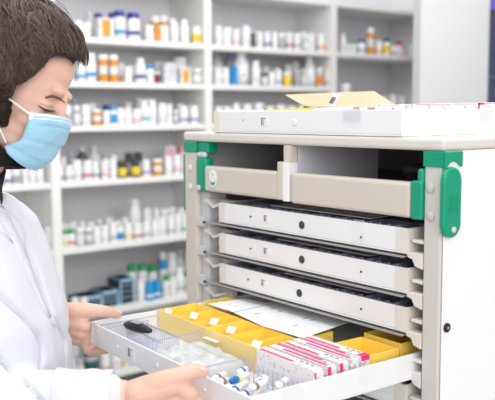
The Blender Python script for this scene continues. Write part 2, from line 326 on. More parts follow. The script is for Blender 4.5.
# ---- background panel and cabinet at the right
pa, pb = on(0, -.75, 420.5, 60), on(0, -.75, 488.5, 60)
pp = thing('partition_panel', (-.77, (pa.y+pb.y)/2, 0), 'tall plain white partition panel standing between shelves and cart', 'partition')
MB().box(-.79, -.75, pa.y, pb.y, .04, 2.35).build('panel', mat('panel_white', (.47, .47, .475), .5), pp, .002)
for y in (pa.y+.08, pb.y-.08): MB().box(-.9, -.64, y-.03, y+.03, 0, .04).build('foot', GREYM, pp, .004)
ca = on(0, -1.3, 484, 60)
cb = thing('cabinet', (-1.5, ca.y+.35, 0), 'dark navy cabinet with violet top band behind the white partition', 'cabinet')
MB().box(-1.7, -1.3, ca.y, ca.y+.7, 0, 1.92).build('body', mat('navy_cabinet', (.045, .055, .12), .4, var=.3, vscale=5), cb, .005)
MB().box(-1.7, -1.29, ca.y-.005, ca.y+.705, on(0, -1.29, 492, 10).z, 1.98).build('top_band', mat('violet_band', (.16, .12, .55), .5), cb, .005)
for z in (.5, .95, 1.25, 1.5): MB().box(-1.3, -1.292, ca.y+.01, ca.y+.69, z, z+.012).build('drawer_gap', mat('slate_line', (.12, .14, .22), .5), cb)

# ================================================================== CART
ZT = 1.2736            # table top
cart = thing('medicine_cart', (.218, .3, 0), 'tall beige and white medicine cart with green corner caps and pull-out trays', 'cart')
YB = .62
tb = MB().box(-.129, .567, -.002, YB+.01, 1.2537, ZT).build('tabletop', BEIGE, cart, .006, 3)
tb.data.materials[0] = mat('tabletop_laminate', (.70, .665, .62), .4, var=.015, vscale=5)
MB().box(-.127, -.084, 0, .045, .12, 1.2535).build('post', BEIGE, cart, .003)
MB().box(.530, .5622, 0, .045, .12, 1.2535).build('post', POST, cart, .003)
MB().box(-.127, -.112, .0455, YB, .12, 1.2535).build('side_panel', SIDE, cart)
MB().box(.5637, .5657, .004, YB, .12, 1.2535).build('side_panel', SIDE, cart, .0005)
MB().box(.552, .5636, .0455, YB, .12, 1.2535).build('side_core', SIDE, cart)
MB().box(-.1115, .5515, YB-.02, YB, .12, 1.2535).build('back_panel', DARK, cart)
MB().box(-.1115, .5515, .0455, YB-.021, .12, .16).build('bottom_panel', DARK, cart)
for x in (-.08, .5): 
    for y in (.07, .55):
        w = MB(); w.lathe([(.045, -.012), (.05, -.008), (.05, .008), (.045, .012)], (x, y, .05), (1, 0, 0), 20); w.box(x-.02, x+.02, y-.015, y+.015, .085, .12)
        w.build('caster', BLACK, cart)
# inner linings (dark sides)
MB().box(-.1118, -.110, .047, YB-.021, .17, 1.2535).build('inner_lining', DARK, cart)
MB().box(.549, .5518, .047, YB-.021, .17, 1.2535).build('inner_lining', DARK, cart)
MB().box(-.1095, .205, YB-.0225, YB-.0205, 1.167, 1.2535).build('painted_rear_tone', mat('cavity_grey', (.62, .60, .60), .5), cart)  # added panel: light in the left cavity put into its grey
MB().box(-.1095, -.1085, .047, YB-.023, 1.167, 1.2535).build('painted_side_tone', mat('cavity_grey', (.62, .60, .60), .5), cart)  # same lighter grey on the side wall, brightening the left cavity by colour
MB().box(.23, .5485, YB-.0225, YB-.0205, 1.167, 1.2535).build('painted_rear_tone', BLACK, cart)  # added black panel: darkness of the right cavity put into its colour
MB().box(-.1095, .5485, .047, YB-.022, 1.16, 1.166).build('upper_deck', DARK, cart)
# green caps
g = MB().box(-.129, -.083, -.002, .047, 1.229, 1.2532); g.box(-.0829, -.045, .004, .03, 1.229, 1.2532); g.build('corner_cap', GREEN, cart, .003)
g = MB(); g.box(.528, .5657, -.002, .006, 1.229, 1.2532)
g.quadbox([(.5658, -.001, 1.2532), (.5658, .042, 1.2532), (.5658, .042, 1.229), (.5658, .038, 1.229), (.5658, .030, 1.2355), (.5658, .020, 1.2385), (.5658, .010, 1.235), (.5658, .004, 1.229), (.5658, -.001, 1.227)], (1, 0, 0), .004)
g.build('corner_cap', GREEN, cart, .0015)
def pill(x, y0, y1, z0, z1, t, name='bumper_handle'):
    r = (y1-y0)/2; yc = (y0+y1)/2; P = []
    for k in range(13): a = math.pi*k/12; P.append((x, yc+r*math.cos(a), z1-r+r*math.sin(a)))
    for k in range(13): a = math.pi+math.pi*k/12; P.append((x, yc+r*math.cos(a), z0+r+r*math.sin(a)))
    return MB().quadbox(P, (1, 0, 0), t).build(name, GREEN, cart, min(.004, abs(t)/3), 3)
pz0, pz1 = on(0, .575, 452, 238).z, on(0, .575, 452, 167).z
py0, py1 = on(0, .575, 443.5, 200).y, on(0, .575, 461, 200).y
ph = pill(.567, py0, py1, pz0, pz1, .010)
for k in range(6):
    z = pz0+.040+k*.0045; MB().box(.577, .5782, py0+.012, py1-.010, z, z+.0018).build('grip_rib', GREEN, ph)
MB().lathe([(.0048, 0), (.0048, .003), (.003, .004)], (.577, (py0+py1)/2, pz0+.013), (1, 0, 0), 14).build('screw', LGREY, ph)
pillL = MB(); 
# inner green end brackets of the front rail
MB().box(-.083, -.047, -.003, .024, 1.1465, 1.222).build('rail_bracket', GREEN, cart, .010, 4)
MB().lathe([(.006, 0), (.006, .004), (.004, .005)], (-.066, -.004, 1.156), (0, -1, 0), 14).build('screw', LGREY, cart)
MB().tube([(-.075, .004, 1.2255), (-.055, .004, 1.2255)], .006, 10).build('hinge_pin', LGREY, cart)
MB().box(-.058, -.045, .001, .022, 1.150, 1.205).build('rail_bracket', GREEN, cart, .004, 3)
MB().box(.507, .5295, -.006, .024, 1.1465, 1.207).build('rail_bracket', GREEN, cart, .004, 3)
MB().box(.518, .5295, -.004, .02, 1.2, 1.226).build('rail_bracket', GREEN, cart, .005, 3)
MB().box(-.136, -.1285, .002, .040, 1.10, 1.226).build('bumper_handle', GREEN, cart, .003, 3)
# front rail halves
MB().box(-.0455, .192, -.006, .018, 1.1505, 1.2035).build('front_rail', BEIGE, cart, .006, 4)
MB().box(.2265, .5065, -.006, .018, 1.1475, 1.2035).build('front_rail', BEIGE, cart, .006, 4)
MB().box(.1925, .2065, -.0075, .017, 1.152, 1.2225).build('rail_bracket', BEIGE, cart, .001)
MB().box(.205, .2225, -.003, .016, 1.2225, 1.2532).build('rail_bracket', BEIGE, cart, .001)
MB().box(.2068, .2222, -.0065, .017, 1.150, 1.2222).build('rail_bracket', SIDE, cart, .001)
MB().box(.206, .222, .0175, .235, 1.168, 1.2532).build('centre_divider', LAV, cart)
# badge on the left rail
bc = on(1, -.0065, 213, 178.5)
MB().lathe([(.0001, 0), (1, 0), (1, .0006), (.0001, .0006)], (0, 0, 0), (0, -1, 0), 28).v
def badge():
    e = MB(); 
    P = [(bc.x+.0125*math.cos(a), -.0062, bc.z+.0185*math.sin(a)) for a in [2*math.pi*k/28 for k in range(28)]]
    e.quadbox(P, (0, -1, 0), .0010); o = e.build('oval_badge', WHITE, cart)
    s = MB(); A = [math.pi+math.pi*k/10 for k in range(11)]
    out = [(bc.x+.0085*math.cos(a), -.0072, bc.z-.004+.0105*math.sin(a)) for a in A]; inn = [(bc.x+.0075*math.cos(a), -.0072, bc.z-.004+.004*math.sin(a)) for a in A[::-1]]
    s.quadbox(out+inn, (0, -1, 0), .0004)
    P = [(bc.x+.0016*math.cos(a), -.0072, bc.z+.008+.0022*math.sin(a)) for a in [2*math.pi*k/10 for k in range(10)]]; s.quadbox(P, (0, -1, 0), .0004)
    s.build('badge_emblem', GREEN, o)
badge()
# dark rod and clamp in the upper compartment
rz_ = on(1, .12, 396, 169.5).z
MB().tube([(.435, .12, rz_), (.548, .12, rz_)], .0065, 12).build('closing_rod', mat('rod_black', (.02, .02, .022), .3), cart)
MB().lathe([(.006, 0), (.014, .004), (.016, .03), (.012, .05)], (.392, .12, rz_+.001), (1, 0, 0), 14).build('rod_clamp', BLACK, cart)
# rivets
for u, v, s_ in ((190.3, 168, 0), (190.5, 187, 0), (430.5, 188, 1), (430.8, 216.5, 1)):
    p = on(1, 0, u, v)
    MB().lathe([(.0075, 0), (.0075, .0012), (.006, .0022), (.0001, .0026)], (p.x, -.0003, p.z), (0, -1, 0), 20).build('rivet', BEIGE2 if not s_ else mat('rivet_grey', (.58, .56, .54), .4), cart)
# lock
p = on(0, .5656, 446.3, 327.5)
lk = MB().lathe([(.0075, 0), (.0075, .0025), (.006, .0032)], (.5657, p.y, p.z), (1, 0, 0), 20).build('lock', BLACK, cart)
MB().lathe([(.0025, 0), (.0025, .0006)], (.569, p.y, p.z), (1, 0, 0), 10).build('keyhole', GREYM, lk)
# tray supports
D1 = 1.130; PITCH = .0636; TH = .0407
MB().box(-.083, -.055, .012, .06, .2, 1.148).build('guide_rail', LGREY, cart, .002)
MB().box(.5235, .5295, .012, .06, .2, 1.148).build('guide_rail', BEIGE2, cart, .001)
for k in range(6):
    z = D1-k*PITCH
    q = MB(); X0, X1 = -.0545, -.0055
    P = [(X0-.01, z+.002), (X0+.006, z+.002), (X0+.022, z-.010), (X1, z-.002), (X1, z-.007), (X0+.022, z-.016), (X0+.003, z-.006), (X0-.01, z-.006)]
    q.quadbox([(a, .006, b) for a, b in P], (0, 1, 0), .03); q.build('support_clip', BEIGE2, cart)
    MB().box(-.0545, -.006, .036, .05, z-.040, z+.0).build('support_plate', BEIGE2, cart, .001)
    h = MB(); P = [(.5285, z-.037), (.503, z-.037), (.497, z-.041), (.499, z-.046), (.508, z-.048), (.513, z-.058), (.5285, z-.062)]
    h.quadbox([(a, .0, b) for a, b in P], (0, 1, 0), .020); h.build('support_clip', BEIGE2, cart, .0015)
    P = [(.5285, z-.016), (.506, z-.016), (.506, z-.021), (.5285, z-.022)]
    h = MB().quadbox([(a, .002, b) for a, b in P], (0, 1, 0), .016); h.build('support_clip', BEIGE2, cart, .001)
    if k == 3: continue
    s = MB().box(-.045, .4955, -.004, .045, z-TH-.0055, z-TH-.0035); s.box(-.045, .4955, -.006, -.004, z-TH-.0062, z-TH-.0030)
    s.build('tray_slide', GREYM, cart, .0008)
    MB().lathe([(.0028, 0), (.0028, .004)], (-.044, -.0062, z-TH-.0045), (0, -1, 0), 10).build('slide_plug', BLACK, cart)
    MB().box(-.083, -.058, .0, .012, z-TH-.016, z-TH+.004).build('release_tab', LGREY, cart, .001)

# ---- trays
def tray(t, L=.55, W=.5, H=TH, wall=.0035, local=False, corner=True, right_cap=True):
    b = MB(); x0, x1, y0, y1, z0 = 0, W, 0, L, 0
    b.box(x0, x1, y0, y1, z0, z0+.003); b.build('tray_floor', TRAYW, t)
    MB().box(x0, x1, y0, y0+wall, z0+.003, H).build('front_panel', TRAYW, t, .001)
    MB().box(x0, x1, y1-wall, y1, z0+.003, H).build('rear_panel', TRAYW, t)
    MB().box(x0, x0+wall, y0+wall, y1-wall, z0+.003, H).build('side_wall', TRAYW, t, .0005)
    MB().box(x1-wall, x1, y0+wall, y1-wall, z0+.003, H).build('side_wall', TRAYW, t, .0005)
    if corner:
        MB().box(-.001, .020, -.0010, -.0001, .0005, H-.0005).build('corner_strip', BEIGE2, t)
        MB().box(W-.024, W+.0005, -.0010, -.0001, .0005, H-.0005).build('corner_strip', BEIGE2, t)
        MB().box(W, W+.0010, -.0008, .05, .0005, H-.0005).build('corner_strip', BEIGE2, t)
def hole_discs(t, specs, y=-.0002, parent=None):  # solid discs
    for x, z, r, m in specs:
        MB().lathe([(r, 0), (r, .0012), (r*.9, .0016)], (x, y, z), (0, -1, 0), 18).build('hole_disc', m, t)
def tray_label(t, x, z, s=1):
    o = MB().box(x-.012*s, x+.006*s, -.0012, -.0002, z-.007*s, z+.007*s).build('tray_label', WHITE, t)
    b = MB()
    for dz, w in ((.0045, .010), (.0015, .006), (-.0015, .007), (-.0045, .006)): b.box(x-.010*s, x-.010*s+w*s, -.0016, -.0012, z+dz*s-.0006, z+dz*s+.0006)
    b.box(x-.0105*s, x-.0095*s, -.0016, -.0012, z-.006*s, z+.006*s); b.build('printed_lines', INK, o)
desc = ['top closed white tray full of dark compartments under the front rail', 'middle closed white tray directly below the topmost closed one', 'third closed white tray just above the pulled-out tray', None, 'lowest closed white tray in shade beneath the pulled-out tray']
for k in (0, 1, 2, 4):
    z = D1-k*PITCH-TH
    t = thing('drawer_tray', (0, 0, z), desc[k], 'tray', 'trays in the medicine cart', localspace=True)
    tray(t, L=.54)
    fx = lambda u: on(1, 0, u, 225+38*k).x
    du = 0 if k < 2 else -2.5
    hole_discs(t, [(fx(251+du), TH*.52, .0018, BLACK), (fx(302+du), TH*.5, .0072, mat('hole_shadow', (.05, .05, .055), .5))] + ([(fx(361.5), TH*.5, .0018, BLACK)] if k else [(fx(361.5), TH*.38, .0022, BLACK)]))
    tray_label(t, fx(268+du), TH*.56)
    # dark insert with compartments
    ins = thing('divider_insert', (0, 0, z), ['dark translucent compartment insert with yellow cards in the topmost closed tray', 'dark comb-edged insert in the second closed tray', 'dark comb-edged insert in the third closed tray', '', 'dark insert in the shaded lowest tray'][k], 'insert', 'dark inserts in the closed trays', localspace=True)
    b = MB(); zi = TH-.003
    b.box(.006, .494, .006, .53, .0035, .006)
    for i in range(8):
        x = .03+i*.062; b.box(x, x+.0015, .008, .52, .006, zi+.004)
    for j in range(9):
        y = .012+j*.055; b.box(.01, .49, y, y+.0015, .006, zi+.002)
    b.build('compartment_walls', NAVY, ins)
    c = MB()
    for i in range(70):
        x = .03+i*.0065
        c.box(x, x+.003, .006, .009, zi-.004, zi+.0035+.001*(i % 3))
    c.box(.03, .485, .0065, .0085, zi-.004, zi); c.build('comb_teeth', NAVY, ins)
    lid = MB().box(.14+.02*k, .40, .02, .30, zi+.0065, zi+.008); lid.build('smoky_cover', mat('smoky_plastic', (.60, .59, .59), .25, alpha=.8), ins)
    if k == 0:
        MB().box(.235, .275, .16, .22, zi+.0085, zi+.018).build('yellow_card', YEL, ins)
        MB().box(fx(356), fx(366), -.0045, -.0022, TH*.28, TH+.004).build('clear_clip', CLEAR, t)

# ---- open tray
ZO = .9295-TH
RZ = math.radians(-2.0)
ot = thing('drawer_tray', (0, -.3012, ZO), 'white tray pulled far out and held by both hands, filled with bins and packs', 'tray', 'trays in the medicine cart', rz=RZ, localspace=True)
OTM = ot
tray(ot, L=.56, corner=False)
MB().box(-.0005, .012, -.0008, -.0001, .0005, TH-.0005).build('corner_strip', TRAYW, ot)
def O(x, y, z=0):
    c, s = math.cos(RZ), math.sin(RZ); return V((x*c-y*s, -.3012+x*s+y*c, ZO+z))
def inv(px, py):
    c, s = math.cos(-RZ), math.sin(-RZ); dx, dy = px, py+.3012; return dx*c-dy*s, dx*s+dy*c
ox = lambda u, v: inv(on(1, -.31, u, v).x, on(1, -.31, u, v).y)[0]
HW = mat('hole_bright', (.86, .86, .86), .5)
hole_discs(ot, [(ox(115.3, 343.5), TH*.48, .0022, HW), (ox(157, 364), TH*.5, .0055, HW), (ox(208, 391), TH*.5, .0025, HW)])
tray_label(ot, ox(131, 353), TH*.5, 1.3)
MB().box(.5002, .5025, .20, .235, TH*.35, TH+.003).build('clear_clip', CLEAR, ot)
MB().box(.5002, .5025, .055, .09, TH*.35, TH+.003).build('clear_clip', CLEAR, ot)
def othing(name, x, y, z, label, cat, group=None):
    p = O(x, y, z); return thing(name, p, label, cat, group, rz=RZ, localspace=True)
FL = .0035
# yellow bins
def bin_(x, y, w, l, h, cells, label, cards=(), z0=FL, front=True):
    t = othing('yellow_bin', x, y, z0, label, 'bin', 'yellow bins in the open tray')
    b = MB(); wl = .0022
    b.box(0, w, 0, l, 0, .002); b.box(0, w, 0, wl, .002, h); b.box(0, w, l-wl, l, .002, h); b.box(0, wl, wl, l-wl, .002, h); b.box(w-wl, w, wl, l-wl, .002, h)
    b.build('bin_body', YEL, t, .0006)
    for k in range(1, cells):
        MB().box(w*k/cells, w*k/cells+.002, wl, l-wl, .002, h-.003).build('cross_divider', YEL, t)
    for cx, cy in cards:
        c = MB().quadbox([(cx, cy, h-.008), (cx+.019, cy+.004, h-.008), (cx+.019, cy+.011, h+.003), (cx, cy+.007, h+.003)], (0, -1, .3), .0006).build('index_card', PAPER, t)
        d = MB().quadbox([(cx+.008, cy+.0068, h-.0035), (cx+.014, cy+.0078, h-.0035), (cx+.014, cy+.009, h-.001), (cx+.008, cy+.008, h-.001)], (0, -1, .3), .0012).build('printed_mark', INK, c)
    if front:
        MB().box(-.001, w+.001, -.004, -.0025, 0, h+.002).build('clear_front_plate', CLEAR, t)
# O-frame conversions of measured plan positions
bx, by = inv(.012, -.160)
bin_(bx, by, .168, .088, .040, 3, 'yellow divided bin at left rear of open tray with white cards', ((.012, .004), (.065, .03), (.125, .035)))
bin_(bx+.176, by-.006, .168, .088, .042, 3, 'yellow divided bin in the middle of open tray nearest the papers', ((.02, .03), (.118, .012)))
bin_(inv(.012, -.050)[0], inv(.012, -.050)[1], .085, .06, .040, 1, 'yellow bin at far left, just inside the cart under the third tray', ((.03, .01),))
bin_(inv(.105, -.045)[0], inv(0.105, -.045)[1], .22, .06, .034, 2, 'yellow bin partly hidden below the white paper sheet')
bx2, by2 = inv(.405, -.075)
bin_(bx2-.012, .251, .085, .072, .040, 1, 'yellow bin at rear right corner behind the pink boxes')
bin_(bx2-.012, .327, .085, .10, .046, 1, 'deep yellow bin at right, half inside the cart', front=False)
# papers
def sheet(name, P, label, cat, dz=.0006, m=PAPER, lines=None):
    c = sum((V(p) for p in P), V())/len(P); t = thing(name, (c.x, c.y, min(p[2] for p in P)), label, cat)
    MB().quadbox(P, (0, 0, 1), dz).build('sheet', m, t)
    return t
za = ZO+TH+.0065
def pz(u, v, z): p = on(2, z, u, v); return (p.x, p.y, z)
t1 = sheet('paper_sheet', [pz(208, 304, za), pz(246, 298.5, za), pz(302, 312, za), pz(265, 323, za)], 'white printed paper sheet on yellow bins, its left half nearer the left bins', 'paper')
zb = za+.0015
t2 = sheet('paper_sheet', [pz(226, 309, zb), pz(281, 301, zb), (on(2, zb, 350, 322).x, on(2, zb, 350, 322).y, zb), pz(303, 338.5, zb), pz(262, 326, zb)], 'larger white printed form lying under the third tray beside the pink boxes', 'paper')
lb = MB()
for u, v in ((270, 309), (277, 312), (302, 319), (309, 320.5), (292, 326), (254, 314)):
    p = V(pz(u, v, zb+.0007)); lb.quadbox([p, p+V((.0005, .012, 0)), p+V((.0025, .012, 0)), p+V((.002, 0, 0))], (0, 0, 1), .0003)
lb.build('printed_lines', mat('grey_ink', (.2, .2, .22), .6), t2)
lb = MB()
for k in range(9):
    p = V(pz(228+k*6, 305+k*1.2, za+.0007)); lb.quadbox([p, p+V((0, .006, 0)), p+V((.0015, .006, 0)), p+V((.0015, 0, 0))], (0, 0, 1), .0003)
e0, e1 = V(pz(233, 312.5, za+.0022)), V(pz(279, 302, za+.0022))
lb.quadbox([e0, e1, e1+V((.0012, -.0008, 0)), e0+V((.0012, -.0008, 0))], (0, 0, 1), .0005)
lb.build('printed_lines', mat('grey_ink', (.2, .2, .22), .6), t1)
# pink/white medicine boxes standing on edge
PKW = printed('pink_box_white', (.85, .82, .83), (.62, .52, .56), sx=120, sz=160, thr=.60)
blab = ['nearest pink and white medicine box, front end facing the right wall of tray', 'second pink and white medicine box from the syringes', 'middle pink and white medicine box of five in a row', 'fourth pink and white medicine box, dark pink edge', 'farthest pink and white medicine box beside the yellow bin']
yy = [.118, .147, .175, .202, .228]
for k in range(5):
    x0 = .357-.004*k; L = .138; y = yy[k]; th = .0185; h = .050-.001*k
    t = othing('medicine_box', x0, y, FL, blab[k], 'box', 'pink and white boxes in the open tray')
    MB().box(0, L, 0, th, 0, h).build('carton', PKW, t, .0006)
    s = MB(); s.box(.006, L*.62, .001, .0065, h, h+.0004) if k % 2 == 0 else s.box(.03, L-.006, .002, .0075, h, h+.0004)
    if k in (1, 3): MB().box(.002, L*.8, .0125, th-.001, h, h+.0004).build('pink_stripe', PINK, t)
    if k in (1, 2): MB().box(L, L+.0004, .001, .0075, .002, h-.001).build('pink_edge', PINK, t)
    if k == 0: MB().box(L, L+.0004, .001, .0045, .002, h-.004).build('pink_edge', PINK, t)
    if k == 4: MB().box(L-.012, L+.0004, .001, th-.001, h-.008, h+.0004).build('pink_edge', PINK, t)
    s.build('pink_stripe', PINK, t)
    g_ = MB()
    for q in range(3): g_.box(L*.66+q*.012, L*.66+.008+q*.012, .011, .0145, h, h+.0003)
    g_.build('printed_text', mat('grey_ink', (.2, .2, .22), .6), t)
# clear comb dividers (left front compartments)
def comb(x0, x1, y, h, label, nx=16):
    t = othing('comb_divider', x0, y, FL, label, 'divider', 'clear comb dividers in the open tray')
    MB().box(0, x1-x0, 0, .0012, 0, h).build('plate', FROST, t)
    r = MB()
    for k in range(nx): x = (x1-x0)*(k+.5)/nx; r.box(x-.0004, x+.0004, -.0008, 0, .002, h+.001)
    r.box(0, x1-x0, -.0008, .0016, h, h+.0012)
    r.build('ribs', mat('rib_plastic', (.50, .50, .66), .3, alpha=.7), t)
comb(.045, .165, .052, .028, 'clear comb divider nearest the tray front', 18)
comb(.045, .165, .092, .028, 'clear comb divider second from the tray front beside the black pen', 18)
def cross(x, y0, y1, h, label):
    t = othing('cross_divider', x, y0, FL, label, 'divider', 'clear cross dividers in the open tray')
    MB().box(0, .0012, 0, y1-y0, 0, h).build('plate', FROST, t)
    MB().box(-.0004, .0016, 0, y1-y0, h, h+.0012).build('top_rim', mat('rib_plastic', (.50, .50, .66), .3, alpha=.7), t)
cross(.020, .005, .13, .032, 'clear plate crossing the tray nearest its left wall')
cross(.043, .005, .10, .032, 'clear plate crossing the tray at left end of combs')
cross(.170, .005, .135, .032, 'clear plate crossing the tray at right end of combs')
cross(.335, .005, .112, .030, 'clear plate crossing the tray between plastic bag and blue-capped tubes')
t = othing('floor_liner', .046, .054, FL, 'pale lavender liner plate between two comb dividers', 'liner')
MB().box(0, .119, 0, .036, 0, .002).build('plate', mat('lavender_liner', (.66, .66, .76), .5), t)
# black pen-like meter
a, b_ = on(2, ZO+.040, 126, 323.5), on(2, ZO+.040, 151, 331.5)
mt = thing('glucose_meter', (a+b_)/2-V((0, 0, .012)), 'small black rounded meter lying in the tray behind the comb dividers', 'meter')
m_ = MB(); d = (b_-a).normalized(); n = V((-d.y, d.x, 0)); rr = []
for s_, w_, h_ in ((0, .003, .002), (.05, .009, .005), (.2, .013, .0085), (.5, .0135, .009), (.75, .010, .007), (.95, .006, .004), (1, .003, .002)):
    c = a.lerp(b_, s_); rr.append([c+n*(w_*math.cos(k*math.pi/8))+V((0, 0, h_*math.sin(k*math.pi/8))) for k in range(16)])
m_.ring(rr).build('meter_body', BLACK, mt)
c = a.lerp(b_, .45)+V((0, 0, .0085)); MB().quadbox([c-d*.012-n*.007, c+d*.012-n*.007, c+d*.012+n*.007, c-d*.012+n*.007], (0, 0, 1), .001).build('screen', GREYM, mt)
# plastic bag with contents
bagm = mat('bag_film', (.84, .86, .86), .18, alpha=.55, bump=.5, bscale=60)
t = othing('plastic_bag', .18, .02, FL, 'crumpled clear plastic bag of small packs filling the middle front of the tray', 'bag')
nx, ny = 30, 26; top = []
for j in range(ny):
    r = []
    for i in range(nx):
        x = .145*i/(nx-1); y = .108*j/(ny-1); e = min(i, nx-1-i, j, ny-1-j)
        zz = .026*(1-math.exp(-e*.7))+.008*noise.noise(V((x*55, y*55, 2)))*min(1, e/3)+.004*noise.noise(V((x*160, y*160, 5)))*min(1, e/3)
        r.append(V((x, y, .001+max(zz, 0))))
    top.append(r)
g_ = MB(); vs = [p for r in top for p in r]; fs = [(j*nx+i, j*nx+i+1, (j+1)*nx+i+1, (j+1)*nx+i) for j in range(ny-1) for i in range(nx-1)]
bot = [V((p.x, p.y, 0)) for p in vs]; N = len(vs)
edge = [i for i in range(nx)]+[j*nx+nx-1 for j in range(1, ny)]+[(ny-1)*nx+i for i in range(nx-2, -1, -1)]+[j*nx for j in range(ny-2, 0, -1)]
fs2 = fs+[tuple(N+q for q in f[::-1]) for f in fs]+[(edge[i], N+edge[i], N+edge[(i+1) % len(edge)], edge[(i+1) % len(edge)]) for i in range(len(edge))]
g_.add(vs+bot, fs2, 0, True); g_.build('bag_film', bagm, t)
t = othing('gauze_pack', .185, .03, FL+.001, 'white gauze packs showing through the clear plastic bag', 'pack')
m_ = MB()
for k in range(7): x = .004+.018*k; m_.box(x, x+.014, .006+.01*(k % 3), .07+.008*(k % 2), .0, .012+.002*(k % 3))
m_.build('packs', printed('gauze', (.78, .78, .76), (.55, .58, .60), sx=90, sz=90, thr=.58), t, .001)
MB().box(.01, .05, .092, .100, .029, .0296).build('label_strip', PAPER, t)
# tubes with blue / yellow caps
tubes = [((.352, .050), (.372, .030)), ((.385, .078), (.402, .045)), ((.376, .042), (.392, .015)), ((.405, .060), (.424, .030)), ((.418, .090), (.440, .060)), ((.440, .070), (.456, .035)), ((.400, .098), (.416, .078)), ((.425, .035), (.442, .012)), ((.452, .100), (.474, .070)), ((.466, .060), (.485, .025)), ((.362, .092), (.378, .070)), ((.398, .030), (.408, .012)), ((.436, .098), (.458, .092)), ((.446, .040), (.462, .014))]
tl = ['blue print', 'blue cap tip and yellow ring', 'dark blue print', 'blue tip and yellow collar', 'brown print', 'blue lettering', 'grey print', 'blue band', 'grey lettering', 'pale print', 'blue band at rear left corner', 'blue band at the front wall', 'blue band against the rear divider', 'brown band near the front right corner']
for k, ((xa, ya), (xb, yb)) in enumerate(tubes):
    zz = .021+.005*(k % 3)
    A = V((xa, ya, zz)); B = V((xb, yb, zz+.004)); t = othing('medicine_tube', 0, 0, 0, f'small white medicine tube with {tl[k]} in right front compartment', 'tube', 'white tubes in the open tray')
    MB().tube([A, B], [.0056, .0056], 12).build('tube_body', WHITE, t)
    D = (B-A).normalized()
    if k in (1, 3):
        MB().tube([B-D*.002, B+D*.010], [.0059, .0052], 12).build('cap', mat('tube_blue', (.0, .16, .50), .4), t)
        MB().tube([B-D*.008, B-D*.004], [.0062, .0062], 12, capr=False).build('yellow_ring', mat('tube_yellow', (.85, .75, .02), .4), t)
    else:
        MB().tube([B-D*.012, B-D*.004], [.0060, .0060], 12, capr=False).build('printed_band', [BLUEI, BLUEI, mat('brown_ink', (.35, .22, .12), .5)][k % 3] if k not in (6, 8, 9) else mat('pale_grey_ink', (.45, .45, .52), .5), t)
for k in range(6):
    pass
cross(.344, .108, .112, .030, 'clear narrow upright strip behind the blue-capped tubes')
t = othing('comb_divider', .344, .104, FL, 'clear ribbed divider wall behind the blue-capped tubes', 'divider', 'clear comb dividers in the open tray')
MB().box(0, .145, 0, .0012, 0, .033).build('plate', FROST, t)
r = MB(); [r.box(.012*k, .012*k+.0012, -.001, .0, 0, .033) for k in range(12)]; r.build('ribs', mat('rib_plastic', (.50, .50, .66), .3, alpha=.7), t)

# ---- tray on the tabletop
tt = thing('drawer_tray', (-.014, 0.0, ZT+.0005), 'white tray sitting on the cart tabletop, piled with papers and an envelope', 'tray', 'trays in the medicine cart', localspace=True)
tray(tt, L=.50, W=.498, H=.0425, corner=False)
MB().box(-.001, .020, -.0010, -.0001, .0005, .042).build('corner_strip', mat('cream_strip', (.78, .76, .66), .5), tt)
hole_discs(tt, [(on(1, 0, 243.5, 119).x+.014, .025, .0014, GREYM), (on(1, 0, 295, 123).x+.014, .021, .0062, WHITE)])
tray_label(tt, on(1, 0, 266, 122).x+.014, .023, 1.2)
MB().box(on(1, 0, 344, 120).x+.014, on(1, 0, 361, 120).x+.014, -.0028, -.0012, .024, .0445).build('clear_clip', mat('clip_grey', (.78, .78, .84), .3, alpha=.3), tt)
MB().box(.4983, .5006, .20, .24, .02, .045).build('clear_clip', mat('clip_grey', (.78, .78, .84), .3, alpha=.3), tt)
# envelope
env = [on(1, .10, 285, 94.5), on(1, .16, 374, 91), on(1, .14, 398, 106), on(1, .05, 392, 108), on(1, .05, 305, 106.5)]
c = sum(env, V())/5
t = thing('envelope', (c.x, c.y, min(p.z for p in env)), 'brown kraft envelope lying open on top of the tabletop tray', 'envelope')
E0, E1, E2, E3, E4 = env
mid = []
for s_ in range(13):
    f = s_/12
    tp = E0.lerp(E1, min(1, f*1.2)) if f < .84 else E1.lerp(E2, (f-.84)/.16)
    bt = E0.lerp(E4, min(1, f*2.6)) if f < .38 else E4.lerp(E3, (f-.38)/.62)
    mid.append((tp, bt))
m_ = MB(); R_ = []
for i, (tp, bt) in enumerate(mid):
    seg = []
    for j in range(7):
        g2 = j/6; p = tp.lerp(bt, g2); p = p-V((0, 0, .006*math.sin(math.pi*g2)*math.sin(math.pi*i/12))); seg.append(p)
    R_.append(seg)
vs = [p for r in R_ for p in r]; n7 = 7; fs = [(i*n7+j, i*n7+j+1, (i+1)*n7+j+1, (i+1)*n7+j) for i in range(12) for j in range(6)]
m_.add(vs, fs, 0, True); o = m_.build('paper_fold', KRAFT, t); md = o.modifiers.new('s', 'SOLIDIFY'); md.thickness = .001
q = [on(1, .045, 326, 106), on(1, .045, 333, 93.5), on(1, .045, 340, 94), on(1, .045, 334, 106.5)]
st = thing('label_strip', q[0], 'white strip label with black print stuck up in front of the envelope', 'label')
MB().quadbox(q, (0, 1, 0), .0006).build('paper', PAPER, st)
q2 = [on(1, .044, 328.5, 103), on(1, .044, 332, 97), on(1, .044, 336, 97.5), on(1, .044, 332.5, 103.6)]
MB().quadbox(q2, (0, 1, 0), .0005).build('printed_mark', mat('grey_ink', (.2, .2, .22), .6), st)
def scrap(u0, v0, u1, v1, Y, m, label, name='folded_paper', cat='paper', slant=3, h=None):
    A, B_ = on(1, Y, u0, v0), on(1, Y, u1, v1); zb_ = ZT+.005
    P = [V((A.x, Y, zb_)), V((B_.x, Y+.0, zb_)), V((B_.x-.004, Y+.004, B_.z)), V((A.x+.004, Y+.004, A.z))]
    t = thing(name, P[0], label, cat); MB().quadbox(P, (0, 1, 0), .003).build('sheet', m, t); return t
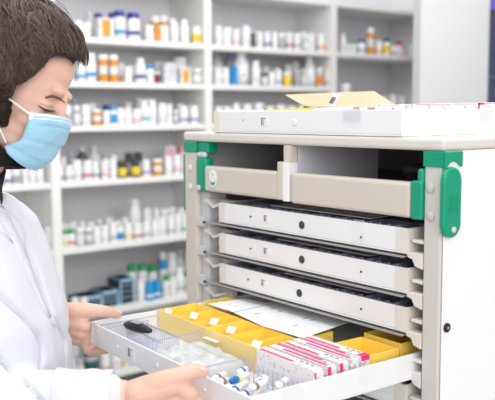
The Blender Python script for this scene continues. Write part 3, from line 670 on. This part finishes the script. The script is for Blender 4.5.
scrap(218, 110, 262, 109.5, .03, PAPER, 'low white paper stack at left end of the tabletop tray')
scrap(262, 110.2, 312, 107.5, .035, mat('yellow_paper', (.93, .72, .12), .6), 'yellow paper strip poking above the tabletop tray below the envelope tip')
scrap(300, 107, 308, 105, .06, mat('blue_plastic_tip', (.02, .35, .5), .5), 'tiny blue packet below the left tip of the envelope', 'packet', 'packet')
scrap(312, 108, 352, 106, .02, PAPER, 'white papers in front of the envelope in the tabletop tray')
scrap(356, 108, 366, 105.5, .015, PAPER, 'small white paper tab right of centre in the tabletop tray')
scrap(384, 108, 396, 105, .018, printed('tab_print', (.85, .85, .85), (.2, .2, .2), sx=180, sz=300, thr=.55), 'white tag with black print at right of the tabletop tray')
scrap(394, 108, 403, 103.5, .02, PAPER, 'white folded tab at the tray corner below the envelope')
# pink boxes along the right of the tabletop tray
p0, p1 = inv(0, 0), 0
yb_ = [(.04, .13, 0), (.135, .20, 1), (.205, .27, 2), (.275, .37, 3)]
for a_, b2, k in yb_:
    t = thing('medicine_box', (.44, a_, ZT+.004), ['white medicine box with faint pink edge at the near corner of tabletop tray', 'white medicine box second along the right wall of tabletop tray', 'white medicine box with bold pink corner in tabletop tray', 'white medicine box farthest right in tabletop tray'][k], 'box', 'boxes in the tabletop tray', localspace=True)
    h = .0475+.0012*k
    MB().box(-.05, .036, 0, b2-a_, 0, h).build('carton', PKW, t, .0006)
    s_ = MB().box(.036, .0364, 0.002, b2-a_-.002, h-.0012, h-.0004)
    if k == 2: s_.box(.036, .0366, .002, .007, h-.010, h); s_.box(.036, .0366, .002, .020, h-.003, h)
    if k == 3: s_.box(.036, .0364, .012, .035, h-.006, h-.0045)
    s_.build('pink_stripe', PINK, t)

# ================================================================== PERSON
HM = .00158   # metres per landmark unit
HC = at(8, 88, 1.25)
pit = math.radians(20)
ff = (RT*math.cos(pit)-UP*math.sin(pit)+(-FW)*.06).normalized()
uu = (RT*math.sin(pit)+UP*math.cos(pit)); uu = (uu-ff*uu.dot(ff)).normalized()
ss = ff.cross(uu)
if ss.dot(-FW) < 0: ss = -ss
def H(a, b, c): return HC+(ff*a+uu*b+ss*c)*.001
def LP(u, v, c):
    """head-frame (a, b) of the point at side offset c that appears at photo position (u, v)"""
    P0 = HC+ss*c*.001; d = ray(u, v); k = (P0-CAM).dot(ss)/d.dot(ss); p = CAM+d*k-HC
    return (p.dot(ff)*1000, p.dot(uu)*1000)
B = MB()
def he(c, r): B.ell(H(*c), [x*.001 for x in r], ff, uu, ss, 28, 18)
def hcap(p, q, r1, r2): B.tube([H(*p), H(*q)], [r1*.001, r2*.001], 14)
he((-8, 34, 0), (94, 84, 75)); he((36, 10, 0), (54, 80, 60)); he((46, 48, 0), (44, 42, 55))
he((42, -50, 0), (42, 42, 48)); he((64, -82, 0), (20, 17, 22)); he((30, -72, 30), (34, 16, 16)); he((30, -72, -30), (34, 16, 16))
for s_ in (1, -1):
    he((58, -32, 36*s_), (24, 20, 18)); he((83, 20, 20*s_), (12, 9, 22)); he((71, -7, 30*s_), (13.5, 13, 14))
    B.ell(H(-2, -6, 74*s_), (.018, .030, .006), ff, uu, ss, 16, 10); B.ell(H(-10, 4, 79*s_), (.010, .022, .005), ff, uu, ss, 14, 8)
hcap((89, 12, 0), (97, -26, 0), 8, 9); he((92, -32, 9), (9, 7, 7)); he((92, -32, -9), (9, 7, 7)); he((86, -58, 0), (14, 14, 22))
# torso frame
TF = V((RT.x, RT.y, 0)).normalized(); TS = V((-FW.x, -FW.y, 0)).normalized(); TU = V((0, 0, 1))
def T(u, v, dside=0): return at(u, v, 1.30)+TS*dside
neck0 = T(-42, 200)
B.tube([H(-22, -20, 0), H(-30, -70, 0), neck0, T(-45, 240)], [.055, .056, .062, .09], 20)
B.ell(T(-38, 270), (.095, .155, .15), TF, TS, TU); B.ell(T(-30, 370), (.10, .145, .14), TF, TS, TU)
hip = T(-32, 470); B.ell(hip, (.105, .155, .13), TF, TS, TU)
shR, shL = T(-42, 240, .155), T(-38, 240, -.155)
elR, wrR = at(-62, 412, 1.16), at(120, 399, 1.155)
elL, wrL = at(-25, 365, 1.56), at(58, 318, 1.475)
B.tube([T(-42, 225), shR], [.06, .058], 14); B.tube([T(-42, 225), shL], [.06, .058], 14)
B.tube([shR, elR], [.048, .040], 14); B.tube([elR, elR.lerp(wrR, .35), wrR], [.040, .042, .029], 16)
B.tube([shL, elL], [.048, .040], 14); B.tube([elL, elL.lerp(wrL, .35), wrL], [.040, .042, .027], 16)
for s_ in (1, -1):
    h0 = hip+TS*(.085*s_); kn = V((h0.x, h0.y, .50))+TF*.01; an = V((h0.x, h0.y, .10))-TF*.02
    B.tube([h0, kn, an], [.085, .060, .042], 14); B.ell(V((an.x, an.y, .055))+TF*.05, (.12, .042, .045), TF, TS, TU)
# right hand
def chain(pts, r): B.tube(bez(pts, 4), [r[0]+(r[-1]-r[0])*i/(4*(len(pts)-1)) for i in range(4*(len(pts)-1)+1)], 12)
mcp = [at(190, 397, 1.135), at(184, 414, 1.145), at(177, 428, 1.16), at(170, 440, 1.175)]
for i, m0 in enumerate(mcp): B.tube([wrR.lerp(m0, .12), wrR.lerp(m0, .6), m0], [.022, .019-.001*i, .0135-.0008*i], 14)
B.tube([mcp[0], mcp[3]], [.012, .010], 12); B.tube([wrR.lerp(mcp[0], .6), wrR.lerp(mcp[3], .6)], [.017, .013], 12)
dirf = V((.35, .94, 0)).normalized()
for i, m0 in enumerate(mcp):
    L = [.040, .044, .041, .033][i]; r = [.0092, .0094, .009, .008][i]
    zf = ZO-.0105-(.001*i)
    k1 = V((m0.x, m0.y, 0))+V((.45, .89, 0)).normalized()*L*.85; k1.z = zf-.004
    k1.y = max(k1.y, -.325)
    k2 = k1+dirf*L*.62; k2.z = zf; k3 = k2+dirf*L*.45; k3.z = zf+.001
    chain([m0, k1, k2, k3], [r*1.12, r*.85])
chain([at(135, 392, 1.145), at(158, 383, 1.128), at(178, 376.5, 1.125), at(193, 371.5, 1.128), at(203.5, 371.8, 1.137)], [.019, .0088])
B.tube([at(140, 394, 1.135), at(172, 386, 1.125)], [.022, .015], 12)
B.tube([at(172, 381, 1.125), at(190, 393, 1.13)], [.0125, .013], 12)
# left hand
mcl = [at(84, 325, 1.452), at(81, 333, 1.460), at(76, 338, 1.47), at(70, 340, 1.48)]
for i, m0 in enumerate(mcl): B.tube([wrL.lerp(m0, .1), wrL.lerp(m0, .6), m0], [.022, .018, .0135-.0008*i], 14)
B.tube([at(66, 312, 1.465), at(80, 318, 1.455)], [.018, .014], 12)
lt = [(.028, -.285), (.030, -.262), (.026, -.240), (.018, -.222)]
for i, m0 in enumerate(mcl):
    zf = ZO-.0105
    tp = V((lt[i][0], lt[i][1], zf)); k1 = m0.lerp(tp, .5); k1.z = zf-.006; k2 = V((tp.x-.016, tp.y-.006, zf-.002))
    k1.x = min(k1.x, -.016)
    chain([m0, k1, k2, tp], [.0098-.0006*i, .0080-.0004*i])
chain([at(60, 312, 1.468), at(78, 310.5, 1.452), at(92, 310.5, 1.452), at(106, 311.5, 1.463), at(118, 314.2, 1.487)], [.018, .0085])
bme = remesh(B, 'person_body', .0024, 5)
# facial shaping
co = np.empty(len(bme.vertices)*3); bme.vertices.foreach_get('co', co); co = co.reshape(-1, 3)
rel = (co-np.array(HC))*1000; la, lb_, lc = rel@np.array(ff), rel@np.array(uu), rel@np.array(ss)
def dent(c, r, amt, dr):
    w = np.exp(-(((la-c[0])/r[0])**2+((lb_-c[1])/r[1])**2+((lc-c[2])/r[2])**2)); co[:] += (w*amt*.001)[:, None]*np.array(dr)[None, :]
for s_ in (1, -1):
    dent((86, 2, 14*s_), (10, 8, 8), 4, -ff); dent((66, 6, 52*s_), (14, 10, 10), 2, -ss*s_)
    dent((84, 3, 30*s_), (9, 3, 14), 2.5, -ff)
bme.vertices.foreach_set('co', co.ravel()); bme.update()
person = bpy.data.objects.new('person', bme); link(person); bme.materials.append(SKIN); OFF['person'] = V((0, 0, 0))
tag(person, 'person in white coat, blue face mask and dark wavy hair pulling out the tray', 'person')
bvh = BVHTree.FromPolygons([v.co for v in bme.vertices], [tuple(p.vertices) for p in bme.polygons])
def surf(a, b, dirv=None, lift=.6):
    d = V(dirv) if dirv is not None else -ss
    o = H(a, b, 150) if dirv is None else H(a, b, 0)
    hit = bvh.ray_cast(o, d)
    return hit[0]-d*lift*.001 if hit[0] else None
def surf_px(u, v, lift=.6):
    d = ray(u, v).normalized(); hit = bvh.ray_cast(CAM, d, 3); return (hit[0] or CAM+d*1.25)-d*lift*.001
# eyebrow, lashes, lid crease
e = MB(); pts = [surf_px(u, v) for u, v in ((46, 97.5), (51, 96.3), (57, 97.5), (61, 99.5), (64.5, 102.5))]
e.tube(bez(pts, 4), [.0010+.0012*math.sin(math.pi*min(1, (i+3)/18)) for i in range(17)], 6)
e.build('eyebrow', mat('brow_hair', (.16, .085, .06), .7), person)
e = MB(); pts = [surf_px(u, v, 1.0) for u, v in ((38.5, 105.5), (42, 108), (46, 110.2), (50, 111), (53.5, 110.3))]
e.tube(bez(pts, 4), [.0006+.0009*math.sin(math.pi*i/16) for i in range(17)], 6)
for k in range(9):
    p = pts[0].lerp(pts[-1], .3+.08*k); q = surf_px(43+1.4*k, 108.6+.4*k if k < 5 else 110.6, .8); e.tube([q, q+(ff*.006-uu*.003+ss*.001)], [.0005, .0002], 4, capr=False)
e.build('eyelashes', mat('lash_dark', (.035, .02, .018), .6), person)
e = MB(); pts = [surf_px(u, v, .1) for u, v in ((40, 103), (44, 104.8), (49, 106), (54, 107))]
e.tube(bez(pts, 4), .0005, 6); e.build('eyelid_crease', mat('crease_skin', (.50, .27, .20), .6), person)
def nail(u, v, dx, dy, ln, wd):
    d = ray(u, v).normalized(); h = bvh.ray_cast(CAM, d, 3)
    if not h[0]: return
    n = h[1]; x = (RT*dx-UP*dy); x = (x-n*x.dot(n)).normalized(); y = n.cross(x); R_ = []
    for k_, (sc_, z_) in enumerate(((1, -.0004), (1, .0003), (.8, .0007), (.3, .0009))):
        R_.append([h[0]+n*z_+x*(ln*sc_*math.cos(2*math.pi*k/20))+y*(wd*sc_*math.sin(2*math.pi*k/20)) for k in range(20)])
    MB().ring(R_).build('thumb_nail', mat('nail', (.86, .60, .52), .25), person)
nail(119.5, 311.6, 1, .25, .0062, .0042); nail(203, 368.6, 1, 0, .006, .0042)
# mask
NS, NT = 72, 41
ctr = [LP(u, v, 0) for u, v in ((68, 118.5), (67, 124), (65, 132), (60, 142), (54, 152), (48, 161), (40, 167), (31, 169))]
sid = [LP(u, v, c)+(c,) for u, v, c in ((30.5, 113, 60), (29, 120, 62), (26.5, 128, 62), (24, 135, 60), (20, 141, 58), (11, 144, 56), (5, 146, 55), (8, 153, 52))]
def li(L, t):
    x = t*(len(L)-1); i = min(int(x), len(L)-2); f = x-i; return [a_*(1-f)+b3*f for a_, b3 in zip(L[i], L[i+1])]
rows = []
for i in range(NS):
    t_ = i/(NS-1); c_ = li(ctr, t_); s2 = li(sid, t_); r = []
    pl = 0
    for a0, amp in ((.22, 3.2), (.48, 4.6), (.74, 4.6)):
        x = (t_-a0)*14; pl -= amp*.8*(1/(1+math.exp(-x*7)))*math.exp(-max(0, x)*.6)
    for j in range(NT):
        ph_ = -math.pi/2+math.pi*j/(NT-1); cc = s2[2]*math.sin(ph_); w = max(0, math.cos(ph_))
        a_ = s2[0]+(c_[0]-s2[0])*w**.85; b2_ = s2[1]+(c_[1]-s2[1])*w**.9
        if t_ < .06: b2_ += 0
        out_ = 2.0+pl*min(1, .25+w)+.9*noise.noise(V((t_*6, j*.22, 1)))*2
        nn = (ff*w*1.0+ss*math.sin(ph_)).normalized()
        r.append(H(a_, b2_, cc)+nn*out_*.001)
    rows.append(r)
m_ = MB(); vs = [p for r in rows for p in r]
for i in range(NS-1):
    for j in range(NT-1):
        pass
fs = [(i*NT+j, i*NT+j+1, (i+1)*NT+j+1, (i+1)*NT+j) for i in range(NS-1) for j in range(NT-1)]
m_.v = vs; m_.f = [list(f) for f in fs]; m_.m = [1 if (i // (NT-1)) < 4 or (i//(NT-1)) in (7, 8) else 0 for i in range(len(fs))]; m_.sm = [True]*len(fs)
mk = m_.build('face_mask', [MASKM, MASKW], person); sm = mk.modifiers.new('s', 'SOLIDIFY'); sm.thickness = .0012; sm.offset = 1
for s_ in (1, -1):
    e = MB(); q0 = H(*LP(31, 115, 62), 63.5*s_); q2 = H(*LP(2, 93, 78), 80*s_)
    e.tube([q0, q0.lerp(q2, .5)+ss*s_*.003, q2], .0016, 8); e.tube([H(*LP(6, 142, 56), 57*s_), H(*LP(-4, 120, 70), 71*s_), H(*LP(-6, 100, 78), 80*s_)], .0015, 8)
    e.build('ear_loop', WHITE, mk)
    e = MB().quadbox([H(*LP(30, 112, 62), 63*s_), H(*LP(35, 113, 60), 61*s_), H(*LP(34.5, 120, 60), 62*s_), H(*LP(29.5, 120, 62), 64*s_)], ss*s_, .0015); e.build('weld_patch', MASKW, mk)
# collar (turtleneck)
piv = at(25, 166.5, 1.26); rr = []
prof = [(.070, .00), (.078, .04), (.0795, .10), (.077, .18), (.081, .26), (.078, .35), (.082, .44), (.079, .52), (.082, .60), (.079, .68), (.082, .76), (.080, .85), (.083, .92), (.081, .98), (.076, 1.0), (.070, .97), (.066, .85)]
def kring(fr, r):
    an = math.radians(2+52*fr); e1 = RT*math.cos(an)-UP*math.sin(an)
    return [piv-e1*.080+e1*(math.cos(2*math.pi*k/96)*(r+.0008*(k % 2)))+(-FW)*(math.sin(2*math.pi*k/96)*(r*.98+.0008*(k % 2))) for k in range(96)]
for r, z in prof: rr.append([q+UP*(.006*(z-.6)) for q in kring(z, r)])
k_ = MB().ring(rr, cap=(False, False)); kc_o = k_.build('knit_collar', KNIT, person)
MB().tube([at(-36, 160, 1.27), at(-42, 182, 1.28), at(-46, 222, 1.30)], [.067, .069, .084], 32, capr=False).build('neck_band', KNIT, kc_o)
# coat
Cc = MB()
ringsp = [(196, 2, .070, .085), (208, 13, .082, .13), (222, 26, .095, .185), (240, 34, .104, .198), (262, 43, .112, .20), (288, 52, .118, .20), (312, 61, .122, .20), (345, 66, .126, .20), (400, 70, .13, .205), (470, 72, .135, .215), (600, 78, .15, .23)]
rings = []
for v, fu, hd, hw in ringsp[::-1]:
    fc = T(fu, v)-TF*hd
    rings.append([fc+TF*(hd*abs(math.cos(a))**.8*(1 if math.cos(a) > 0 else -1))+TS*(hw*abs(math.sin(a))**.9*(1 if math.sin(a) > 0 else -1)) for a in [2*math.pi*k/48 for k in range(48)]])
Cc.ring(rings)
elR2 = elR+V((0, 0, .0)); 
Cc.tube([shR+V((0, 0, .0)), shR.lerp(elR, .5)+TS*.01, elR], [.072, .070, .064], 18)
cuffR0, cuffR1 = at(60, 405, 1.150), at(108, 402, 1.152)
Cc.tube([elR, elR.lerp(cuffR0, .5), cuffR0, cuffR1.lerp(cuffR0, .25)], [.064, .060, .052, .048], 20)
Cc.tube([shL, shL.lerp(elL, .5), elL], [.070, .066, .060], 18)
cuffL1 = elL.lerp(wrL, .90)
Cc.tube([elL, elL.lerp(wrL, .45), cuffL1], [.060, .052, .040], 18)
cme = remesh(Cc, 'coat', .005, 8)
co = np.empty(len(cme.vertices)*3); cme.vertices.foreach_get('co', co); co = co.reshape(-1, 3)
nr = np.empty(len(cme.vertices)*3); cme.vertices.foreach_get('normal', nr); nr = nr.reshape(-1, 3)
for i in range(len(co)):
    p = V(co[i]); l = V((p.dot(TF)*1.0, p.dot(TS)*1.0, p.z*.30))
    w = noise.noise(V((l.x*13, l.y*13, l.z*9)))*.008 + noise.noise(V((l.x*32+5, l.y*32, l.z*22)))*.0025
    q = V((p.dot(TF), p.dot(TS), p.z)); r1 = abs(noise.noise(V((q.x*9+q.z*7, q.y*8, q.z*6+3))))
    w += -.012*math.exp(-(r1/.045)**2)
    co[i] += nr[i]*w
cme.vertices.foreach_set('co', co.ravel()); cme.update()
coat = bpy.data.objects.new('lab_coat', cme); link(coat, person); cme.materials.append(COAT); OFF['lab_coat'] = V((0, 0, 0))
cb_ = BVHTree.FromPolygons([v.co for v in cme.vertices], [tuple(p.vertices) for p in cme.polygons])
def csurf(u, v, lift=1.5):
    d = ray(u, v).normalized(); hit = cb_.ray_cast(CAM, d, 4); return (hit[0]-d*lift*.001, hit[1]) if hit[0] else (None, None)
# cuffs
def cuff(p0, p1, r0, r1, nm='cuff'):
    ax = (p1-p0).normalized(); x = ax.orthogonal().normalized(); y = ax.cross(x); L = (p1-p0).length; R_ = []
    for r, f in ((r0, 0), (r0+.002, .02), (r1+.001, .5), (r1, .97), (r1-.0015, 1), (r1-.005, 1), (r1-.006, .6), (r1-.004, .2)):
        R_.append([p0+ax*L*f+(x*math.cos(2*math.pi*k/48)+y*math.sin(2*math.pi*k/48))*(r+.0012*noise.noise(V((k*.35, f*5, 0)))) for k in range(48)])
    MB().ring(R_, cap=(False, False)).build(nm, COAT, coat)
cuff(at(58, 406, 1.150), at(114.5, 402, 1.152), .0535, .0465)
cuff(elL.lerp(wrL, .62), elL.lerp(wrL, .97), .045, .040)
# button
bp_, bn = csurf(53.5, 321)
if bp_:
    bp_ = bp_; MB().lathe([(.0078, 0), (.0084, .001), (.0078, .0022), (.006, .0018), (.0001, .0018)], bp_, bn, 20).build('button', mat('button_pearl', (.72, .70, .74), .3), coat)
# lapel / front placket: soft folded strip following the front edge
def strip(pts, w, name, lift=2.5, th=.002):
    L = []
    for i, (u, v) in enumerate(pts):
        a_, n1 = csurf(u, v, lift); 
        if a_ is None: continue
        b4, n2 = csurf(u-w*(1-.75*i/len(pts)), v+w*.25*(1-i/len(pts)), lift*.6)
        if b4 is None: continue
        L.append((a_, b4))
    if len(L) < 2: return
    m_ = MB(); vs = [p for ab in L for p in (ab[0], ab[0].lerp(ab[1], .5)+(CAM-ab[0]).normalized()*.001, ab[1])]; n = len(L)
    fs = [(i*3+j, i*3+j+1, (i+1)*3+j+1, (i+1)*3+j) for i in range(n-1) for j in range(2)]
    m_.add(vs, fs, 0, True); o = m_.build(name, COAT, coat); s = o.modifiers.new('s', 'SOLIDIFY'); s.thickness = th; s.offset = 0
strip([(2, 205), (8, 214), (14, 226), (20, 238), (26, 252), (31, 266), (36, 280), (41, 294), (46, 306), (51, 317)], 11, 'lapel', 3.5)
# hair
_h = [LP(u, v, c) for u, v, c in ((5, 126, 76), (9, 108, 78), (17, 93, 76), (27, 85, 72), (38, 76, 68), (45, 68, 62), (57, 57, 48), (70, 58, 28), (79, 62, 8))]
HL = [(-200, -130), (_h[0][0]-4, -130)]+_h+[(300, _h[-1][1]+3)]
def hairline(a):
    pts = HL
    for (a0, b0), (a1, b1) in zip(pts, pts[1:]):
        if a <= a1: return b0+(b1-b0)*(a-a0)/(a1-a0)
    return 80
HCc = (-10, 43); HR = (110, 104, 93)
def hair_pt(dx, dy, dz, ext=0):
    l = 1/math.sqrt((dx/HR[0])**2+(dy/HR[1])**2+(dz/HR[2])**2)
    n = math.sqrt(dx*dx+dy*dy+dz*dz); gx, gy = dx/n, dy/n
    bumpd = max(0, gx*.86+gy*.5)**14
    l *= 1+.05*bumpd+.30*max(0, -gy)
    return (HCc[0]+dx*l*(1+ext), HCc[1]+dy*l*(1+ext), dz*l*(1+ext))
m_ = MB(); R_ = []; NU, NV = 96, 60
for i in range(1, NV):
    th = math.pi*i/NV; r = []
    for k in range(NU):
        ph_ = 2*math.pi*k/NU; dx, dy, dz = math.sin(th)*math.cos(ph_), -math.cos(th), math.sin(th)*math.sin(ph_)
        a_, b5, c5 = hair_pt(dx, dy, dz)
        w = noise.noise(V((a_*.03, b5*.03, c5*.03)))*6+noise.noise(V((a_*.06, b5*.05, c5*.06+9)))*6
        f = 1+w/100
        hl = hairline(a_); df = b5-hl
        k_in = 1/(1+math.exp(-(df-4)/4.0)); sc = (.74+.23*k_in)*f if k_in < .99 else .97*f
        r.append(H(HCc[0]+(a_-HCc[0])*sc, HCc[1]+(b5-HCc[1])*sc, c5*sc))
    R_.append(r)
m_.ring(R_); hr = m_.build('hair', HAIRM, person)
cu = bpy.data.curves.new('hair_locks', 'CURVE'); cu.dimensions = '3D'; cu.bevel_depth = .001; cu.bevel_resolution = 1; cu.use_fill_caps = False
rnd = random.Random(3)
nl = 0
def lock(d0, side, steps, amp, wl, rad, drift, cl):
    global nl
    dx, dy, dz = d0; pts = []; phs = cl[0]; base = None
    for i in range(steps):
        ext = .005+.05*cl[1]+.022*math.sin(i*wl*.9+phs)
        a_, b5, c5 = hair_pt(dx, dy, dz, ext)
        if b5 < hairline(a_)-3+7*((phs*7.3) % 1): break
        if b5 < -88: break
        pts.append((a_, b5, c5, dx, dy, dz))
        # flow tangent
        n = V((dx, dy, dz)).normalized()
        g = V((drift[0], -1, drift[1])); g = (g-n*g.dot(n)).normalized(); sdir = n.cross(g)
        sw = math.sin(i*wl+phs)*amp+.7*noise.noise(V((dx*2.2, dy*2.2, dz*2.2)))
        stp = (g+sdir*sw).normalized()*.055
        n = (n+stp).normalized(); dx, dy, dz = n
    if len(pts) < 5: return
    sp = cu.splines.new('POLY'); sp.points.add(len(pts)-1)
    for i, q in enumerate(pts):
        w = H(q[0], q[1], q[2]); sp.points[i].co = (*w, 1)
        t_ = i/(len(pts)-1); sp.points[i].radius = rad*(.55+.9*math.sin(math.pi*min(1, t_*1.0+.15)))*(1-.45*t_)
    sp.use_smooth = True; nl += 1
for c_ in range(250):
    # clump
    th = rnd.uniform(-.2, 1.0); azi = rnd.uniform(-.9, 3.6)
    d0 = V((math.cos(azi)*rnd.uniform(.2, 1.0), rnd.uniform(.25, 1.0), rnd.uniform(-.25, 1.0))).normalized()
    phs = rnd.uniform(0, 6.28); wl = rnd.uniform(.34, .62); amp = rnd.uniform(.9, 1.9); dr = (rnd.uniform(-.6, .25), rnd.uniform(.0, .5))
    ce = rnd.random()
    for k in range(12):
        d1 = (d0+V((rnd.gauss(0, .03), rnd.gauss(0, .03), rnd.gauss(0, .03)))).normalized()
        lock(d1, 1, rnd.randint(22, 46), amp, wl, rnd.choice([.35, .45, .6, .8, 1.6]), dr, (phs+rnd.uniform(-.15, .15), min(1, max(0, ce+rnd.gauss(0, .12)))))
# stray strands near the cheek and the crown
def stray(P, r=.5):
    q = bez([H(*p) for p in P], 6); sp = cu.splines.new('POLY'); sp.points.add(len(q)-1)
    for i, w in enumerate(q): sp.points[i].co = (*w, 1); sp.points[i].radius = r
stray([(5, 0, 82), (12, -25, 80), (6, -50, 78), (14, -70, 72), (8, -88, 70)], .6)
stray([(2, -5, 84), (6, -30, 82), (0, -55, 80), (8, -80, 74)], .8)
stray([(-4, 0, 86), (-2, -35, 86), (-8, -60, 82), (0, -90, 76)], 1.2)
stray([(0, 150, 10), (30, 150, 14), (55, 142, 16), (72, 128, 18)], .35)
stray([(-5, 146, 20), (20, 152, 24), (44, 150, 26), (60, 138, 28)], .35)
cu.bevel_resolution = 0
tmp = bpy.data.objects.new('tmp', cu); col.objects.link(tmp); dg = bpy.context.evaluated_depsgraph_get()
hm = bpy.data.meshes.new_from_object(tmp.evaluated_get(dg)); bpy.data.objects.remove(tmp); bpy.data.curves.remove(cu); hm.materials.clear(); hm.materials.append(HAIRL)
hm.polygons.foreach_set('use_smooth', [True]*len(hm.polygons))
hl_ = bpy.data.objects.new('hair_locks', hm); link(hl_, hr); hl_['kind'] = 'stuff'
# trousers and shoes below the coat
for s_ in (1, -1):
    h0 = hip+TS*(.085*s_); kn = V((h0.x, h0.y, .50))+TF*.01; an = V((h0.x, h0.y, .10))-TF*.02
    MB().tube([kn+V((0, 0, .25)), kn, an], [.098, .074, .062], 18, capr=False).build('trouser_leg', TROUS, person)
    MB().ell(V((an.x, an.y, .055))+TF*.05, (.135, .052, .055), TF, TS, TU).build('shoe', SHOE, person)

# ================================================================== LIGHT AND CAMERA
def area(name, loc, target, sx, sy, e, c=(1, 1, 1)):
    l = bpy.data.lights.new(name, 'AREA'); l.shape = 'RECTANGLE'; l.size = sx; l.size_y = sy; l.energy = e; l.color = c
    o = bpy.data.objects.new(name, l); col.objects.link(o); o.location = loc
    o.rotation_euler = (V(target)-V(loc)).to_track_quat('-Z', 'Y').to_euler(); return o
area('window_light', (3.6, -1.6, 2.2), (.2, .2, 1.0), 2.6, 2.0, 62, (1, .99, .97))
area('ceiling_light', (.2, -.3, 2.85), (.2, .2, 0), 1.6, 1.6, 20)
area('shelf_fill_light', (-.2, 1.3, 2.7), (-2.1, 1.3, .8), 1.4, 3.2, 36, (1, .99, .97))  # added fill lamp, tilted at the shelving to brighten it
w = bpy.data.worlds.new('World'); scn.world = w; w.use_nodes = True
bg = w.node_tree.nodes['Background']; bg.inputs[0].default_value = (.95, .97, 1, 1); bg.inputs[1].default_value = .50
cam = bpy.data.cameras.new('camera'); co_ = bpy.data.objects.new('camera', cam); col.objects.link(co_)
cam.sensor_width = 36; cam.lens = FPX/495*36; cam.sensor_fit = 'HORIZONTAL'; cam.clip_start = .05
M = Matrix((RT, UP, -FW)).transposed().to_4x4(); M.translation = CAM; co_.matrix_world = M
cam.dof.use_dof = True; cam.dof.focus_distance = 1.35; cam.dof.aperture_fstop = 4.5
scn.camera = co_
vs_ = scn.view_settings; vs_.view_transform = 'Standard'; vs_.look = 'None'; vs_.gamma = 1; vs_.exposure = .44; vs_.use_curve_mapping = False
scn.render.film_transparent = False
